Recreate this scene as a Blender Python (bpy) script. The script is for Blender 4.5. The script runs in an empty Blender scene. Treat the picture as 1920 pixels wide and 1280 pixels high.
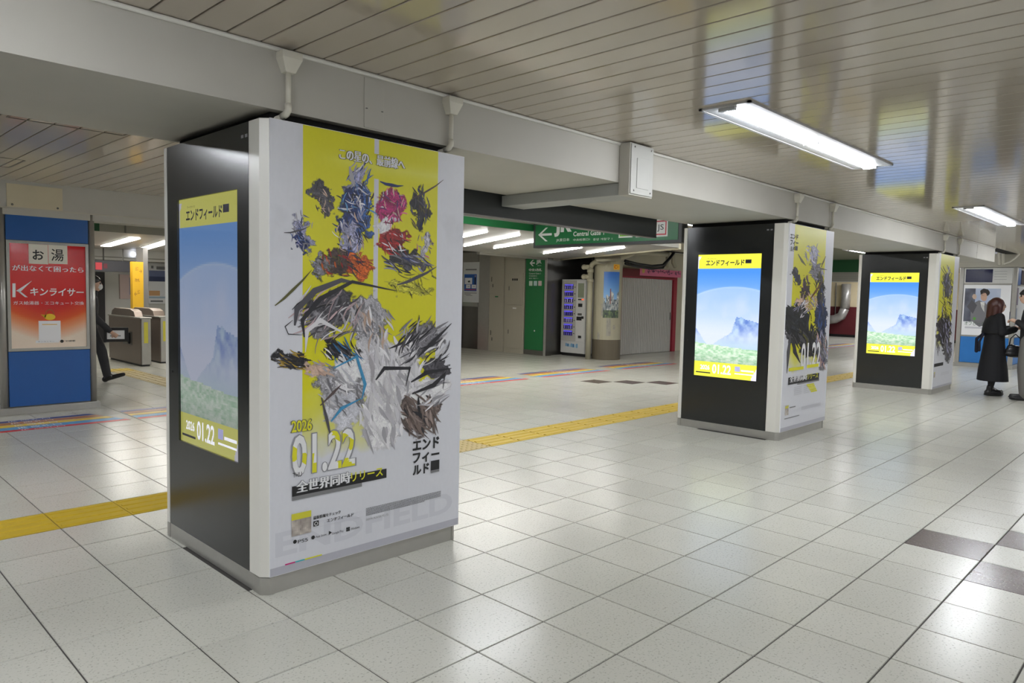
import bpy, bmesh, math, random
import numpy as np
from mathutils import Vector, Matrix

# ------------------------------------------------------------------ camera, world, exposure
sc = bpy.context.scene
COL = sc.collection
FPX = 1351.45
YAW, PITCH, ROLL = 0.770736, 0.066515, 0.021993
CAM = Vector((-2.3698, -1.6673, 1.4634))
FW = Vector((math.cos(YAW) * math.cos(PITCH), math.sin(YAW) * math.cos(PITCH), -math.sin(PITCH)))
_r = FW.cross(Vector((0, 0, 1))).normalized()
_u = _r.cross(FW)
RT = _r * math.cos(ROLL) + _u * math.sin(ROLL)
UP = -_r * math.sin(ROLL) + _u * math.cos(ROLL)
cam_data = bpy.data.cameras.new('camera')
cam_data.sensor_width = 36.0
cam_data.lens = 36.0 * FPX / 1920.0
cam_data.clip_start = 0.05
camera = bpy.data.objects.new('camera', cam_data)
COL.objects.link(camera)
camera.matrix_world = Matrix(((RT.x, UP.x, -FW.x, CAM.x), (RT.y, UP.y, -FW.y, CAM.y),
                              (RT.z, UP.z, -FW.z, CAM.z), (0, 0, 0, 1)))
sc.camera = camera

world = bpy.data.worlds.new('hall_ambient')
sc.world = world
world.use_nodes = True
world.node_tree.nodes['Background'].inputs[0].default_value = (0.93, 0.95, 1.0, 1)
world.node_tree.nodes['Background'].inputs[1].default_value = 0.3

sc.view_settings.view_transform = 'Standard'
sc.view_settings.look = 'None'
sc.view_settings.gamma = 1.0
sc.view_settings.use_curve_mapping = False
sc.view_settings.exposure = 0.0
LAMP = 69.0          # radiance of the fluorescent tubes
STRIP = 72.0         # radiance of the slim strips in the low ceiling

R = random.Random(7)
NP = np.random.RandomState(5)


# ------------------------------------------------------------------ helpers
def ray(x, y):
    return FW + RT * ((x - 960) / FPX) - UP * ((y - 640) / FPX)


def hit(x, y, ax, v):
    d = ray(x, y)
    return CAM + d * ((v - CAM[ax]) / d[ax])


def PY(x, y, Y):        # photo pixel on a plane Y = const -> (u = X, v = Z)
    p = hit(x, y, 1, Y)
    return p.x, p.z


def PX(x, y, X):        # photo pixel on a plane X = const facing -X -> (u = -Y, v = Z)
    p = hit(x, y, 0, X)
    return -p.y, p.z


def PZ(x, y, Z):
    p = hit(x, y, 2, Z)
    return p.x, p.y


def lin(c):
    c = c / 255.0
    return c / 12.92 if c <= 0.04045 else ((c + 0.055) / 1.055) ** 2.4


def rgb(r, g, b):
    return (lin(r), lin(g), lin(b))


class MB:
    def __init__(s):
        s.v, s.f, s.m, s.c = [], [], [], []

    def add(s, vs, fs, mi=0):
        o = len(s.v)
        s.v += [tuple(v) for v in vs]
        s.f += [tuple(i + o for i in f) for f in fs]
        s.m += [mi] * len(fs)
        return s

    def box(s, x0, y0, z0, x1, y1, z1, mi=0):
        x0, x1 = min(x0, x1), max(x0, x1)
        y0, y1 = min(y0, y1), max(y0, y1)
        z0, z1 = min(z0, z1), max(z0, z1)
        v = [(x, y, z) for z in (z0, z1) for y in (y0, y1) for x in (x0, x1)]
        return s.add(v, [(0, 2, 3, 1), (4, 5, 7, 6), (0, 1, 5, 4), (2, 6, 7, 3), (0, 4, 6, 2), (1, 3, 7, 5)], mi)

    def prism(s, poly, z0, z1, mi=0):   # poly CCW seen from above
        n = len(poly)
        v = [(x, y, z0) for x, y in poly] + [(x, y, z1) for x, y in poly]
        f = [tuple(range(n - 1, -1, -1)), tuple(range(n, 2 * n))]
        f += [(i, (i + 1) % n, n + (i + 1) % n, n + i) for i in range(n)]
        return s.add(v, f, mi)

    def extrude(s, pts, vec, mi=0):     # planar polygon extruded along vec
        n = len(pts)
        vec = Vector(vec)
        v = [Vector(p) for p in pts] + [Vector(p) + vec for p in pts]
        f = [tuple(range(n - 1, -1, -1)), tuple(range(n, 2 * n))]
        f += [(i, (i + 1) % n, n + (i + 1) % n, n + i) for i in range(n)]
        return s.add(v, f, mi)

    def tube(s, pts, r, n=10, mi=0, caps=True):
        pts = [Vector(p) for p in pts]
        k = len(pts)
        rs = r if isinstance(r, (list, tuple)) else [r] * k
        d = (pts[1] - pts[0]).normalized()
        a = d.orthogonal().normalized()
        vs = []
        for i, p in enumerate(pts):
            if i == 0: t = pts[1] - pts[0]
            elif i == k - 1: t = pts[-1] - pts[-2]
            else: t = (pts[i + 1] - p).normalized() + (p - pts[i - 1]).normalized()
            t.normalize()
            a = (a - t * a.dot(t)).normalized()
            b = t.cross(a)
            for j in range(n):
                an = 2 * math.pi * j / n
                vs.append(p + (a * math.cos(an) + b * math.sin(an)) * rs[i])
        f = [(i * n + j, i * n + (j + 1) % n, (i + 1) * n + (j + 1) % n, (i + 1) * n + j)
             for i in range(k - 1) for j in range(n)]
        if caps:
            f += [tuple(range(n - 1, -1, -1)), tuple(range((k - 1) * n, k * n))]
        return s.add(vs, f, mi)

    def lathe(s, prof, c=(0, 0, 0), n=20, mi=0):
        vs = []
        for r, z in prof:
            for j in range(n):
                an = 2 * math.pi * j / n
                vs.append((c[0] + r * math.cos(an), c[1] + r * math.sin(an), c[2] + z))
        k = len(prof)
        f = [(i * n + j, i * n + (j + 1) % n, (i + 1) * n + (j + 1) % n, (i + 1) * n + j)
             for i in range(k - 1) for j in range(n)]
        f += [tuple(range(n - 1, -1, -1)), tuple(range((k - 1) * n, k * n))]
        return s.add(vs, f, mi)

    def ball(s, c, rx, ry, rz, n=14, m=9, mi=0):
        vs, f = [], []
        for i in range(m + 1):
            t = math.pi * i / m
            for j in range(n):
                a = 2 * math.pi * j / n
                vs.append((c[0] + rx * math.sin(t) * math.cos(a), c[1] + ry * math.sin(t) * math.sin(a),
                           c[2] - rz * math.cos(t)))
        for i in range(m):
            for j in range(n):
                f.append((i * n + j, i * n + (j + 1) % n, (i + 1) * n + (j + 1) % n, (i + 1) * n + j))
        return s.add(vs, f, mi)

    def loft(s, rings, n=18, mi=0):     # rings: (cx, cy, cz, rx, ry)
        vs = []
        for cx, cy, cz, rx, ry in rings:
            for j in range(n):
                a = 2 * math.pi * j / n
                vs.append((cx + rx * math.cos(a), cy + ry * math.sin(a), cz))
        k = len(rings)
        up = rings[-1][2] > rings[0][2]
        f = []
        for i in range(k - 1):
            for j in range(n):
                q = (i * n + j, i * n + (j + 1) % n, (i + 1) * n + (j + 1) % n, (i + 1) * n + j)
                f.append(q if up else q[::-1])
        a, b = tuple(range(n)), tuple(range((k - 1) * n, k * n))
        f += [a[::-1], b] if up else [a, b[::-1]]
        return s.add(vs, f, mi)

    def mesh(s, name):
        me = bpy.data.meshes.new(name)
        me.from_pydata(s.v, [], s.f)
        if any(s.m): me.polygons.foreach_set('material_index', s.m)
        me.update()
        return me

    def build(s, name, mats, parent=None, bevel=0.0, smooth=False):
        if parent is None and s.v:
            a = np.array(s.v)
            lo, hi = a.min(0), a.max(0)
            base = Vector(((lo[0] + hi[0]) / 2, (lo[1] + hi[1]) / 2, lo[2]))
            s.v = [(x - base.x, y - base.y, z - base.z) for x, y, z in s.v]
        else:
            base = Vector((0, 0, 0))
        me = s.mesh(name)
        if bevel > 0:
            bm = bmesh.new(); bm.from_mesh(me)
            ed = [e for e in bm.edges if len(e.link_faces) == 2 and e.calc_face_angle(0) > 0.6]
            bmesh.ops.bevel(bm, geom=ed, offset=bevel, segments=2, profile=0.6, affect='EDGES', clamp_overlap=True)
            bm.to_mesh(me); bm.free()
        if smooth:
            me.polygons.foreach_set('use_smooth', [True] * len(me.polygons))
        return place(name, me, mats, parent, base)


def wl(o):
    p = Vector(o.location)
    if o.parent:
        p = p + o.matrix_parent_inverse.translation + wl(o.parent)
    return p


def place(name, me, mats, parent=None, loc=(0, 0, 0)):
    o = bpy.data.objects.new(name, me)
    COL.objects.link(o)
    o.location = loc
    if mats is not None and me is not None and not me.materials:
        for m in (mats if isinstance(mats, (list, tuple)) else [mats]):
            me.materials.append(m)
    if parent is not None:
        o.parent = parent
        o.matrix_parent_inverse = Matrix.Translation(-wl(parent))
    return o


def tag(o, label=None, cat=None, group=None, kind=None):
    if label: o['label'] = label
    if cat: o['category'] = cat
    if group: o['group'] = group
    if kind: o['kind'] = kind
    return o


def thing(name, loc, label, cat, group=None):
    o = bpy.data.objects.new(name, None)
    COL.objects.link(o)
    o.empty_display_size = 0.1
    o.location = loc
    return tag(o, label, cat, group)


def struct(o):
    o['kind'] = 'structure'
    return o


# plane helpers: 'Y' faces -Y (u = X), 'X' faces -X (u = -Y), 'Z' faces up (u = X, v = Y)
def P3(pl, val, u, v, off=0.0):
    if pl == 'Y': return (u, val - off, v)
    if pl == 'X': return (val - off, -u, v)
    return (u, v, val + off)


NRM = {'Y': Vector((0, -1, 0)), 'X': Vector((-1, 0, 0)), 'Z': Vector((0, 0, 1))}


def rect(mb, pl, val, u0, v0, u1, v1, t=0.002, off=0.0, mi=0):
    u0, u1 = min(u0, u1), max(u0, u1)
    v0, v1 = min(v0, v1), max(v0, v1)
    pts = [P3(pl, val, u, v, off) for u, v in ((u0, v0), (u1, v0), (u1, v1), (u0, v1))]
    return mb.extrude(pts, NRM[pl] * t, mi)


def polyp(mb, pl, val, uv, off=0.001, mi=0):
    pts = [P3(pl, val, u, v, off) for u, v in uv]
    a = 0
    for i in range(len(uv)):
        x0, y0 = uv[i]; x1, y1 = uv[(i + 1) % len(uv)]
        a += x0 * y1 - x1 * y0
    if a < 0: pts = pts[::-1]
    return mb.add(pts, [tuple(range(len(pts)))], mi)


# ------------------------------------------------------------------ materials
MATS = {}


def mat(name, col, rough=0.5, metal=0.0, spec=0.5, var=0.05, scale=5.0, emit=0.0, bump=0.0, coat=0.0):
    if name in MATS: return MATS[name]
    m = bpy.data.materials.new(name)
    m.use_nodes = True
    nt = m.node_tree
    b = nt.nodes['Principled BSDF']
    tc = nt.nodes.new('ShaderNodeTexCoord')
    nz = nt.nodes.new('ShaderNodeTexNoise')
    nz.inputs['Scale'].default_value = scale
    nz.inputs['Detail'].default_value = 4
    nt.links.new(tc.outputs['Object'], nz.inputs['Vector'])
    mix = nt.nodes.new('ShaderNodeMix'); mix.data_type = 'RGBA'
    mix.inputs[6].default_value = tuple(min(1, c * (1 - var)) for c in col) + (1,)
    mix.inputs[7].default_value = tuple(min(1, c * (1 + var)) for c in col) + (1,)
    nt.links.new(nz.outputs['Fac'], mix.inputs[0])
    nt.links.new(mix.outputs[2], b.inputs['Base Color'])
    b.inputs['Roughness'].default_value = rough
    b.inputs['Metallic'].default_value = metal
    b.inputs['Specular IOR Level'].default_value = spec
    b.inputs['Coat Weight'].default_value = coat
    b.inputs['Coat Roughness'].default_value = 0.08
    if emit:
        nt.links.new(mix.outputs[2], b.inputs['Emission Color'])
        b.inputs['Emission Strength'].default_value = emit
    if bump:
        bp = nt.nodes.new('ShaderNodeBump')
        bp.inputs['Strength'].default_value = bump
        bp.inputs['Distance'].default_value = 0.01
        nt.links.new(nz.outputs['Fac'], bp.inputs['Height'])
        nt.links.new(bp.outputs['Normal'], b.inputs['Normal'])
    MATS[name] = m
    return m


def vmat(name, rough=0.4, emit=0.0, spec=0.5, base=1.0):
    """flat print: colour from the print itself (colour attribute), a fine procedural paper grain on top"""
    if name in MATS: return MATS[name]
    m = bpy.data.materials.new(name)
    m.use_nodes = True
    nt = m.node_tree
    b = nt.nodes['Principled BSDF']
    at = nt.nodes.new('ShaderNodeAttribute'); at.attribute_name = 'Col'
    nz = nt.nodes.new('ShaderNodeTexNoise'); nz.inputs['Scale'].default_value = 60
    mp = nt.nodes.new('ShaderNodeMapRange')
    mp.inputs[3].default_value = 0.97; mp.inputs[4].default_value = 1.03
    nt.links.new(nz.outputs['Fac'], mp.inputs[0])
    mul = nt.nodes.new('ShaderNodeMix'); mul.data_type = 'RGBA'; mul.blend_type = 'MULTIPLY'
    mul.inputs[0].default_value = 1.0
    nt.links.new(at.outputs['Color'], mul.inputs[6])
    nt.links.new(mp.outputs[0], mul.inputs[7])
    if emit:
        b.inputs['Base Color'].default_value = (0.01, 0.01, 0.012, 1)
        nt.links.new(mul.outputs[2], b.inputs['Emission Color'])
        b.inputs['Emission Strength'].default_value = emit
    else:
        nt.links.new(mul.outputs[2], b.inputs['Base Color'])
    b.inputs['Roughness'].default_value = rough
    b.inputs['Specular IOR Level'].default_value = spec
    MATS[name] = m
    return m


def setcol(me, cols):      # per-face colours (linear) -> corner attribute
    ca = me.color_attributes.new('Col', 'FLOAT_COLOR', 'CORNER')
    ls = np.zeros(len(me.polygons), dtype=np.int32)
    me.polygons.foreach_get('loop_total', ls)
    a = np.repeat(np.array(cols, dtype=np.float32), ls, axis=0)
    a = np.concatenate([a, np.ones((len(a), 1), np.float32)], 1)
    ca.data.foreach_set('color', a.ravel())


def tile_mat(name, c0, c1, speck, rough=0.23):
    m = bpy.data.materials.new(name)
    m.use_nodes = True
    nt = m.node_tree; b = nt.nodes['Principled BSDF']; L = nt.links
    geo = nt.nodes.new('ShaderNodeNewGeometry')
    n1 = nt.nodes.new('ShaderNodeTexNoise'); n1.inputs['Scale'].default_value = 1.3; n1.inputs['Detail'].default_value = 5
    n2 = nt.nodes.new('ShaderNodeTexNoise'); n2.inputs['Scale'].default_value = 95; n2.inputs['Detail'].default_value = 3
    n3 = nt.nodes.new('ShaderNodeTexNoise'); n3.inputs['Scale'].default_value = 30; n3.inputs['Detail'].default_value = 2
    for n in (n1, n2, n3): L.new(geo.outputs['Position'], n.inputs['Vector'])
    mx = nt.nodes.new('ShaderNodeMix'); mx.data_type = 'RGBA'
    mx.inputs[6].default_value = c0 + (1,); mx.inputs[7].default_value = c1 + (1,)
    L.new(n1.outputs['Fac'], mx.inputs[0])
    oi = nt.nodes.new('ShaderNodeObjectInfo')
    mr = nt.nodes.new('ShaderNodeMapRange'); mr.inputs[3].default_value = 0.955; mr.inputs[4].default_value = 1.03
    L.new(oi.outputs['Random'], mr.inputs[0])
    mu = nt.nodes.new('ShaderNodeMix'); mu.data_type = 'RGBA'; mu.blend_type = 'MULTIPLY'; mu.inputs[0].default_value = 1
    L.new(mx.outputs[2], mu.inputs[6]); L.new(mr.outputs[0], mu.inputs[7])
    rp = nt.nodes.new('ShaderNodeValToRGB')
    rp.color_ramp.elements[0].position = 0.575; rp.color_ramp.elements[0].color = (0, 0, 0, 1)
    rp.color_ramp.elements[1].position = 0.68; rp.color_ramp.elements[1].color = (0.55, 0.55, 0.55, 1)
    L.new(n2.outputs['Fac'], rp.inputs[0])
    m2 = nt.nodes.new('ShaderNodeMix'); m2.data_type = 'RGBA'
    m2.inputs[7].default_value = speck + (1,)
    L.new(rp.outputs['Color'], m2.inputs[0]); L.new(mu.outputs[2], m2.inputs[6])
    L.new(m2.outputs[2], b.inputs['Base Color'])
    r2 = nt.nodes.new('ShaderNodeMapRange'); r2.inputs[3].default_value = rough - 0.02; r2.inputs[4].default_value = rough + 0.05
    L.new(n3.outputs['Fac'], r2.inputs[0]); L.new(r2.outputs[0], b.inputs['Roughness'])
    MATS[name] = m
    return m


M_TILE = tile_mat('terrazzo_cream', rgb(186, 185, 174), rgb(203, 202, 192), rgb(128, 126, 116))
M_DTILE = tile_mat('terrazzo_brown', rgb(80, 68, 66), rgb(92, 80, 77), rgb(140, 128, 122))
M_GROUT = mat('grout_dark', rgb(66, 63, 60), 0.8)
M_TACT = mat('tactile_yellow', rgb(190, 160, 26), 0.55, var=0.12, scale=9)
M_TACTD = mat('tactile_tan', rgb(176, 156, 100), 0.6, var=0.1)
M_SLAT = mat('ceiling_enamel', rgb(192, 182, 168), 0.10, spec=0.6, var=0.03, scale=1.5, bump=0.012)
M_DARK = mat('dark_void', rgb(26, 24, 23), 0.9)
M_BEAM = mat('painted_concrete', rgb(186, 183, 174), 0.6, var=0.09, scale=2.2, bump=0.05)
M_BEAM2 = mat('painted_soffit', rgb(190, 186, 172), 0.55, var=0.06, scale=2.0)
M_WHITE = mat('white_paint', rgb(226, 224, 216), 0.35, var=0.03)
M_WPANEL = mat('white_corner_enamel', rgb(222, 220, 212), 0.3, var=0.03, scale=3)
M_PIPE = mat('cream_pipe', rgb(214, 210, 196), 0.45, var=0.06)
M_STEEL = mat('brushed_steel', rgb(172, 170, 164), 0.3, metal=0.55, var=0.08, scale=14)
M_STEELD = mat('dark_steel', rgb(120, 118, 114), 0.3, metal=0.9, var=0.1, scale=4)
M_BLACK = mat('black_enamel', rgb(34, 36, 36), 0.24, spec=0.7, var=0.12, scale=7)
M_BLACKP = mat('black_plastic', rgb(22, 22, 24), 0.45)
M_LAMP = mat('fluorescent_tube', (0.92, 0.95, 1.0), 0.4, var=0.0, emit=LAMP)
M_STRIP = mat('strip_lamp', (1.0, 0.98, 0.93), 0.4, var=0.0, emit=STRIP)
M_LWHITE = mat('lamp_tray_enamel', rgb(190, 190, 192), 0.3, var=0.02)
M_GREEN = mat('sign_green', rgb(30, 112, 62), 0.4, var=0.05)
M_GREEND = mat('dark_green', rgb(24, 80, 44), 0.5)
M_SIGNW = mat('sign_white', rgb(228, 230, 226), 0.4, var=0.02)
M_SIGNBK = mat('sign_dark_back', rgb(58, 60, 60), 0.45, var=0.06)
M_BLUE = mat('panel_blue', rgb(28, 86, 156), 0.35, var=0.05)
M_RED = mat('frame_red', rgb(150, 30, 48), 0.45, var=0.08)
M_REDD = mat('shutter_box_red', rgb(110, 22, 24), 0.5)
M_CREAM = mat('cream_wall', rgb(190, 184, 160), 0.6, var=0.07, scale=3)
M_OFFW = mat('offwhite_wall', rgb(212, 210, 204), 0.55, var=0.05)
M_GREY = mat('grey_metal_panel', rgb(150, 148, 138), 0.45, var=0.05)
M_LOCK = mat('locker_beige', rgb(172, 166, 150), 0.5, var=0.06, scale=2)
M_MAROON = mat('maroon_wall', rgb(96, 26, 34), 0.6)
M_CREAMW = mat('cream_wall_far', rgb(222, 206, 170), 0.6)
M_YEL = mat('sign_yellow', rgb(206, 160, 24), 0.45)
M_INK = mat('ink_black', rgb(30, 30, 32), 0.5, var=0.02)
M_INKG = mat('ink_grey', rgb(128, 128, 130), 0.5, var=0.02)
M_INKL = mat('ink_pale', rgb(206, 206, 212), 0.5, var=0.02)
M_INKY = mat('ink_yellow', rgb(228, 224, 40), 0.5, var=0.03)
M_INKW = mat('ink_white', rgb(240, 240, 242), 0.5, var=0.02)
M_PRINT = vmat('poster_print', 0.38)
M_PRINTG = vmat('poster_print_gloss', 0.12, spec=0.6)


# ------------------------------------------------------------------ lettering
_TXT = {}


def text_uv(body, bold=0.0):
    key = (body, bold)
    if key not in _TXT:
        c = bpy.data.curves.new('lettering', 'FONT')
        c.body = body
        c.resolution_u = 3
        c.offset = bold
        c.space_line = 0.95
        o = bpy.data.objects.new('lettering', c)
        me = bpy.data.meshes.new_from_object(o)
        v = np.zeros(len(me.vertices) * 3); me.vertices.foreach_get('co', v)
        v = v.reshape(-1, 3)[:, :2]
        f = [tuple(p.vertices) for p in me.polygons]
        bpy.data.objects.remove(o); bpy.data.curves.remove(c); bpy.data.meshes.remove(me)
        _TXT[key] = (v, f)
    return _TXT[key]


def letter(parent, body, pl, val, box, m, off=0.002, bold=0.0, name='lettering', slant=0.0, emb=0.0):
    """text fitted into box (u0, v0, u1, v1) of a plane; emb repeats it sideways for weight"""
    v, f = text_uv(body, bold)
    lo, hi = v.min(0), v.max(0)
    u0, v0, u1, v1 = box
    w = np.empty_like(v)
    w[:, 0] = u0 + (v[:, 0] - lo[0]) / max(hi[0] - lo[0], 1e-6) * (u1 - u0)
    w[:, 1] = v0 + (v[:, 1] - lo[1]) / max(hi[1] - lo[1], 1e-6) * (v1 - v0)
    w[:, 0] += slant * (w[:, 1] - v0)
    mb = MB()
    for k, d in enumerate((0,) if not emb else (-emb, 0, emb)):
        mb.add([P3(pl, val, a + d, b, off + 0.0001 * k) for a, b in w], f)
    return mb.build(name, m, parent)


def pbox(fn, val, x0, y0, x1, y1):
    """pixel corners lower-left, upper-right -> plane box"""
    a = fn(x0, y0, val); b = fn(x1, y1, val)
    return (min(a[0], b[0]), min(a[1], b[1]), max(a[0], b[0]), max(a[1], b[1]))


# value noise for prints
def vnoise(u, v, sc_, seed=0):
    rs = np.random.RandomState(seed)
    g = rs.rand(64, 64)
    x, y = u * sc_, v * sc_
    xi, yi = np.floor(x).astype(int), np.floor(y).astype(int)
    fx, fy = x - xi, y - yi
    fx, fy = fx * fx * (3 - 2 * fx), fy * fy * (3 - 2 * fy)
    a = g[xi % 64, yi % 64]; b = g[(xi + 1) % 64, yi % 64]
    c = g[xi % 64, (yi + 1) % 64]; d = g[(xi + 1) % 64, (yi + 1) % 64]
    return (a * (1 - fx) + b * fx) * (1 - fy) + (c * (1 - fx) + d * fx) * fy


def fbm(u, v, s, seed=0):
    return (vnoise(u, v, s, seed) + 0.5 * vnoise(u, v, s * 2.1, seed + 1) + 0.25 * vnoise(u, v, s * 4.3, seed + 2)) / 1.75


def lerp(a, b, t):
    t = np.clip(t, 0, 1)[..., None]
    return np.array(a) * (1 - t) + np.array(b) * t


def grid_print(name, pl, val, box, nu, nv, fn, m, parent, off=0.001):
    u0, v0, u1, v1 = box
    us = np.linspace(0, 1, nu + 1); vs = np.linspace(0, 1, nv + 1)
    verts = [P3(pl, val, u0 + (u1 - u0) * a, v0 + (v1 - v0) * b, off) for b in vs for a in us]
    faces = [(j * (nu + 1) + i, j * (nu + 1) + i + 1, (j + 1) * (nu + 1) + i + 1, (j + 1) * (nu + 1) + i)
             for j in range(nv) for i in range(nu)]
    uc = (np.arange(nu) + 0.5) / nu; vc = (np.arange(nv) + 0.5) / nv
    U, V = np.meshgrid(uc, vc)
    col = fn(U, V).reshape(-1, 3) / 255.0
    col = np.where(col <= 0.04045, col / 12.92, ((col + 0.055) / 1.055) ** 2.4)
    mb = MB(); mb.add(verts, faces)
    o = mb.build(name, m, parent)
    setcol(o.data, col)
    return o


class Art:
    """abstract brushwork: tapered strokes and shards, flat on a plane"""
    def __init__(s, pl, val, fn, off=0.0015):
        s.mb, s.cols, s.pl, s.val, s.fn, s.off, s.n = MB(), [], pl, val, fn, off, 0
        s.lim = (-1e9, 1e9)

    def poly(s, px, col):
        uv = [(min(max(u, s.lim[0]), s.lim[1]), v) for u, v in (s.fn(x, y, s.val) for x, y in px)]
        if max(u for u, v in uv) - min(u for u, v in uv) < 1e-5: return
        k = len(s.mb.f)
        polyp(s.mb, s.pl, s.val, uv, s.off + s.n * 2e-6)
        s.n += 1
        s.cols += [rgb(*col)] * (len(s.mb.f) - k)

    def stroke(s, pts, w, col, taper=True):
        n = len(pts)
        L, Rr = [], []
        for i, (x, y) in enumerate(pts):
            a = pts[max(i - 1, 0)]; b = pts[min(i + 1, n - 1)]
            dx, dy = b[0] - a[0], b[1] - a[1]
            d = math.hypot(dx, dy) or 1
            t = i / (n - 1)
            ww = w * (math.sin(math.pi * min(0.08 + 0.92 * t, 0.97)) if taper else 1) * 0.5 + 0.15
            L.append((x - dy / d * ww, y + dx / d * ww)); Rr.append((x + dy / d * ww, y - dx / d * ww))
        for i in range(n - 1):
            s.poly([L[i], L[i + 1], Rr[i + 1], Rr[i]], col)
            s.n -= 1
        s.n += 1

    def field(s, cx, cy, rx, ry, pal, n, ln, w, ang, spread=0.6, seed=0):
        rr = random.Random(seed)
        n, w, ln = int(n * 0.75), w * 0.36, ln * 0.62
        for _ in range(n):
            t = rr.random() * 6.283; q = math.sqrt(rr.random())
            x, y = cx + rx * q * math.cos(t), cy + ry * q * math.sin(t)
            a = ang + rr.uniform(-spread, spread)
            l = ln * rr.uniform(0.5, 1.3); bend = rr.uniform(-0.5, 0.5)
            pts = [(x + l * (k / 4 - 0.5) * math.cos(a) - bend * l * ((k / 4 - 0.5) ** 2) * math.sin(a),
                    y + l * (k / 4 - 0.5) * math.sin(a) + bend * l * ((k / 4 - 0.5) ** 2) * math.cos(a)) for k in range(5)]
            c = rr.choice(pal); j = rr.uniform(0.88, 1.1)
            s.stroke(pts, w * rr.uniform(0.5, 1.3), tuple(min(255, q_ * j) for q_ in c))

    def blob(s, cx, cy, rx, ry, col, seed=0, n=18, rough=0.25, rot=0.0):
        rr = random.Random(seed)
        pts = []
        for k in range(n):
            a = 2 * math.pi * k / n
            q = 1 + rr.uniform(-rough, rough)
            x, y = rx * q * math.cos(a), ry * q * math.sin(a)
            pts.append((cx + x * math.cos(rot) - y * math.sin(rot), cy + x * math.sin(rot) + y * math.cos(rot)))
        for k in range(n):
            s.poly([(cx, cy), pts[k], pts[(k + 1) % n]], col)
            s.n -= 1
        s.n += 1

    def build(s, parent, m, name='artwork'):
        o = s.mb.build(name, m, parent)
        setcol(o.data, s.cols)
        return o


# ================================================================== THE SETTING
CZ = 2.57            # slatted ceiling
BZ = 2.285           # underside of the concrete beam
BY0, BY1 = 1.49, 2.65
PILLARS = [(-0.18, 2.08), (5.45, 2.08), (11.06, 2.08)]
PHX, PHY = 0.605, 0.60
PTOP = 2.24
T = 0.4

# ---- floor: slab in the grout colour, tiles as pieces
fl = MB().box(-14, -9, -0.2, 29, 19, -0.004)
floor = struct(fl.build('floor', M_GROUT))
floor_z = -0.004


def tile_mesh(name, m, s=0.3955, bv=0.0025):
    h = s / 2
    a = [(-h, -h, -0.006), (h, -h, -0.006), (h, h, -0.006), (-h, h, -0.006)]
    k = h - bv
    b = [(-k, -k, 0), (k, -k, 0), (k, k, 0), (-k, k, 0)]
    me = bpy.data.meshes.new(name)
    me.from_pydata(a + b, [], [(4, 5, 6, 7), (0, 1, 5, 4), (1, 2, 6, 5), (2, 3, 7, 6), (3, 0, 4, 7)])
    me.materials.append(m)
    return me


ME_TILE = tile_mesh('tile', M_TILE)
ME_DTILE = tile_mesh('dark_tile', M_DTILE)


def tact_mesh(name, m, dots=False):
    mb = MB()
    h = 0.197
    mb.box(-h, -h, -0.006, h, h, 0.0005)
    if dots:
        for i in range(6):
            for j in range(6):
                mb.lathe([(0.014, 0), (0.009, 0.005)], (-0.165 + i * 0.066, -0.165 + j * 0.066, 0.0005), 8)
    else:
        for i in range(4):
            y = -0.15 + i * 0.1
            mb.extrude([(-0.185, y - 0.02, 0.0005), (-0.185, y + 0.02, 0.0005), (-0.185, y + 0.012, 0.0055), (-0.185, y - 0.012, 0.0055)], (0.37, 0, 0))
    me = mb.mesh(name)
    me.materials.append(m)
    return me


ME_TACT = tact_mesh('tactile_tile', M_TACT)
ME_TACTD = tact_mesh('blister_tile', M_TACTD, True)
ME_TACTT = tact_mesh('tactile_tile_tan', M_TACTD)


def pix(p):
    d = Vector(p) - CAM
    z = d.dot(FW)
    return (960 + FPX * d.dot(RT) / z, 640 - FPX * d.dot(UP) / z, z)


def blocked(x, y):
    for (cx, cy, hx, hy) in [(c[0], c[1], PHX, PHY) for c in PILLARS] + [(-0.17, 8.3, 0.48, 0.52)]:
        x0, y0 = CAM.x, CAM.y
        dx, dy = x - x0, y - y0
        t0, t1 = 0.0, 1.0
        for o, d, lo, hi in ((x0, dx, cx - hx, cx + hx), (y0, dy, cy - hy, cy + hy)):
            if abs(d) < 1e-9: d = 1e-9
            a, b = (lo - o) / d, (hi - o) / d
            t0, t1 = max(t0, min(a, b)), min(t1, max(a, b))
        if t0 < t1: return True
    return False


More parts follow.
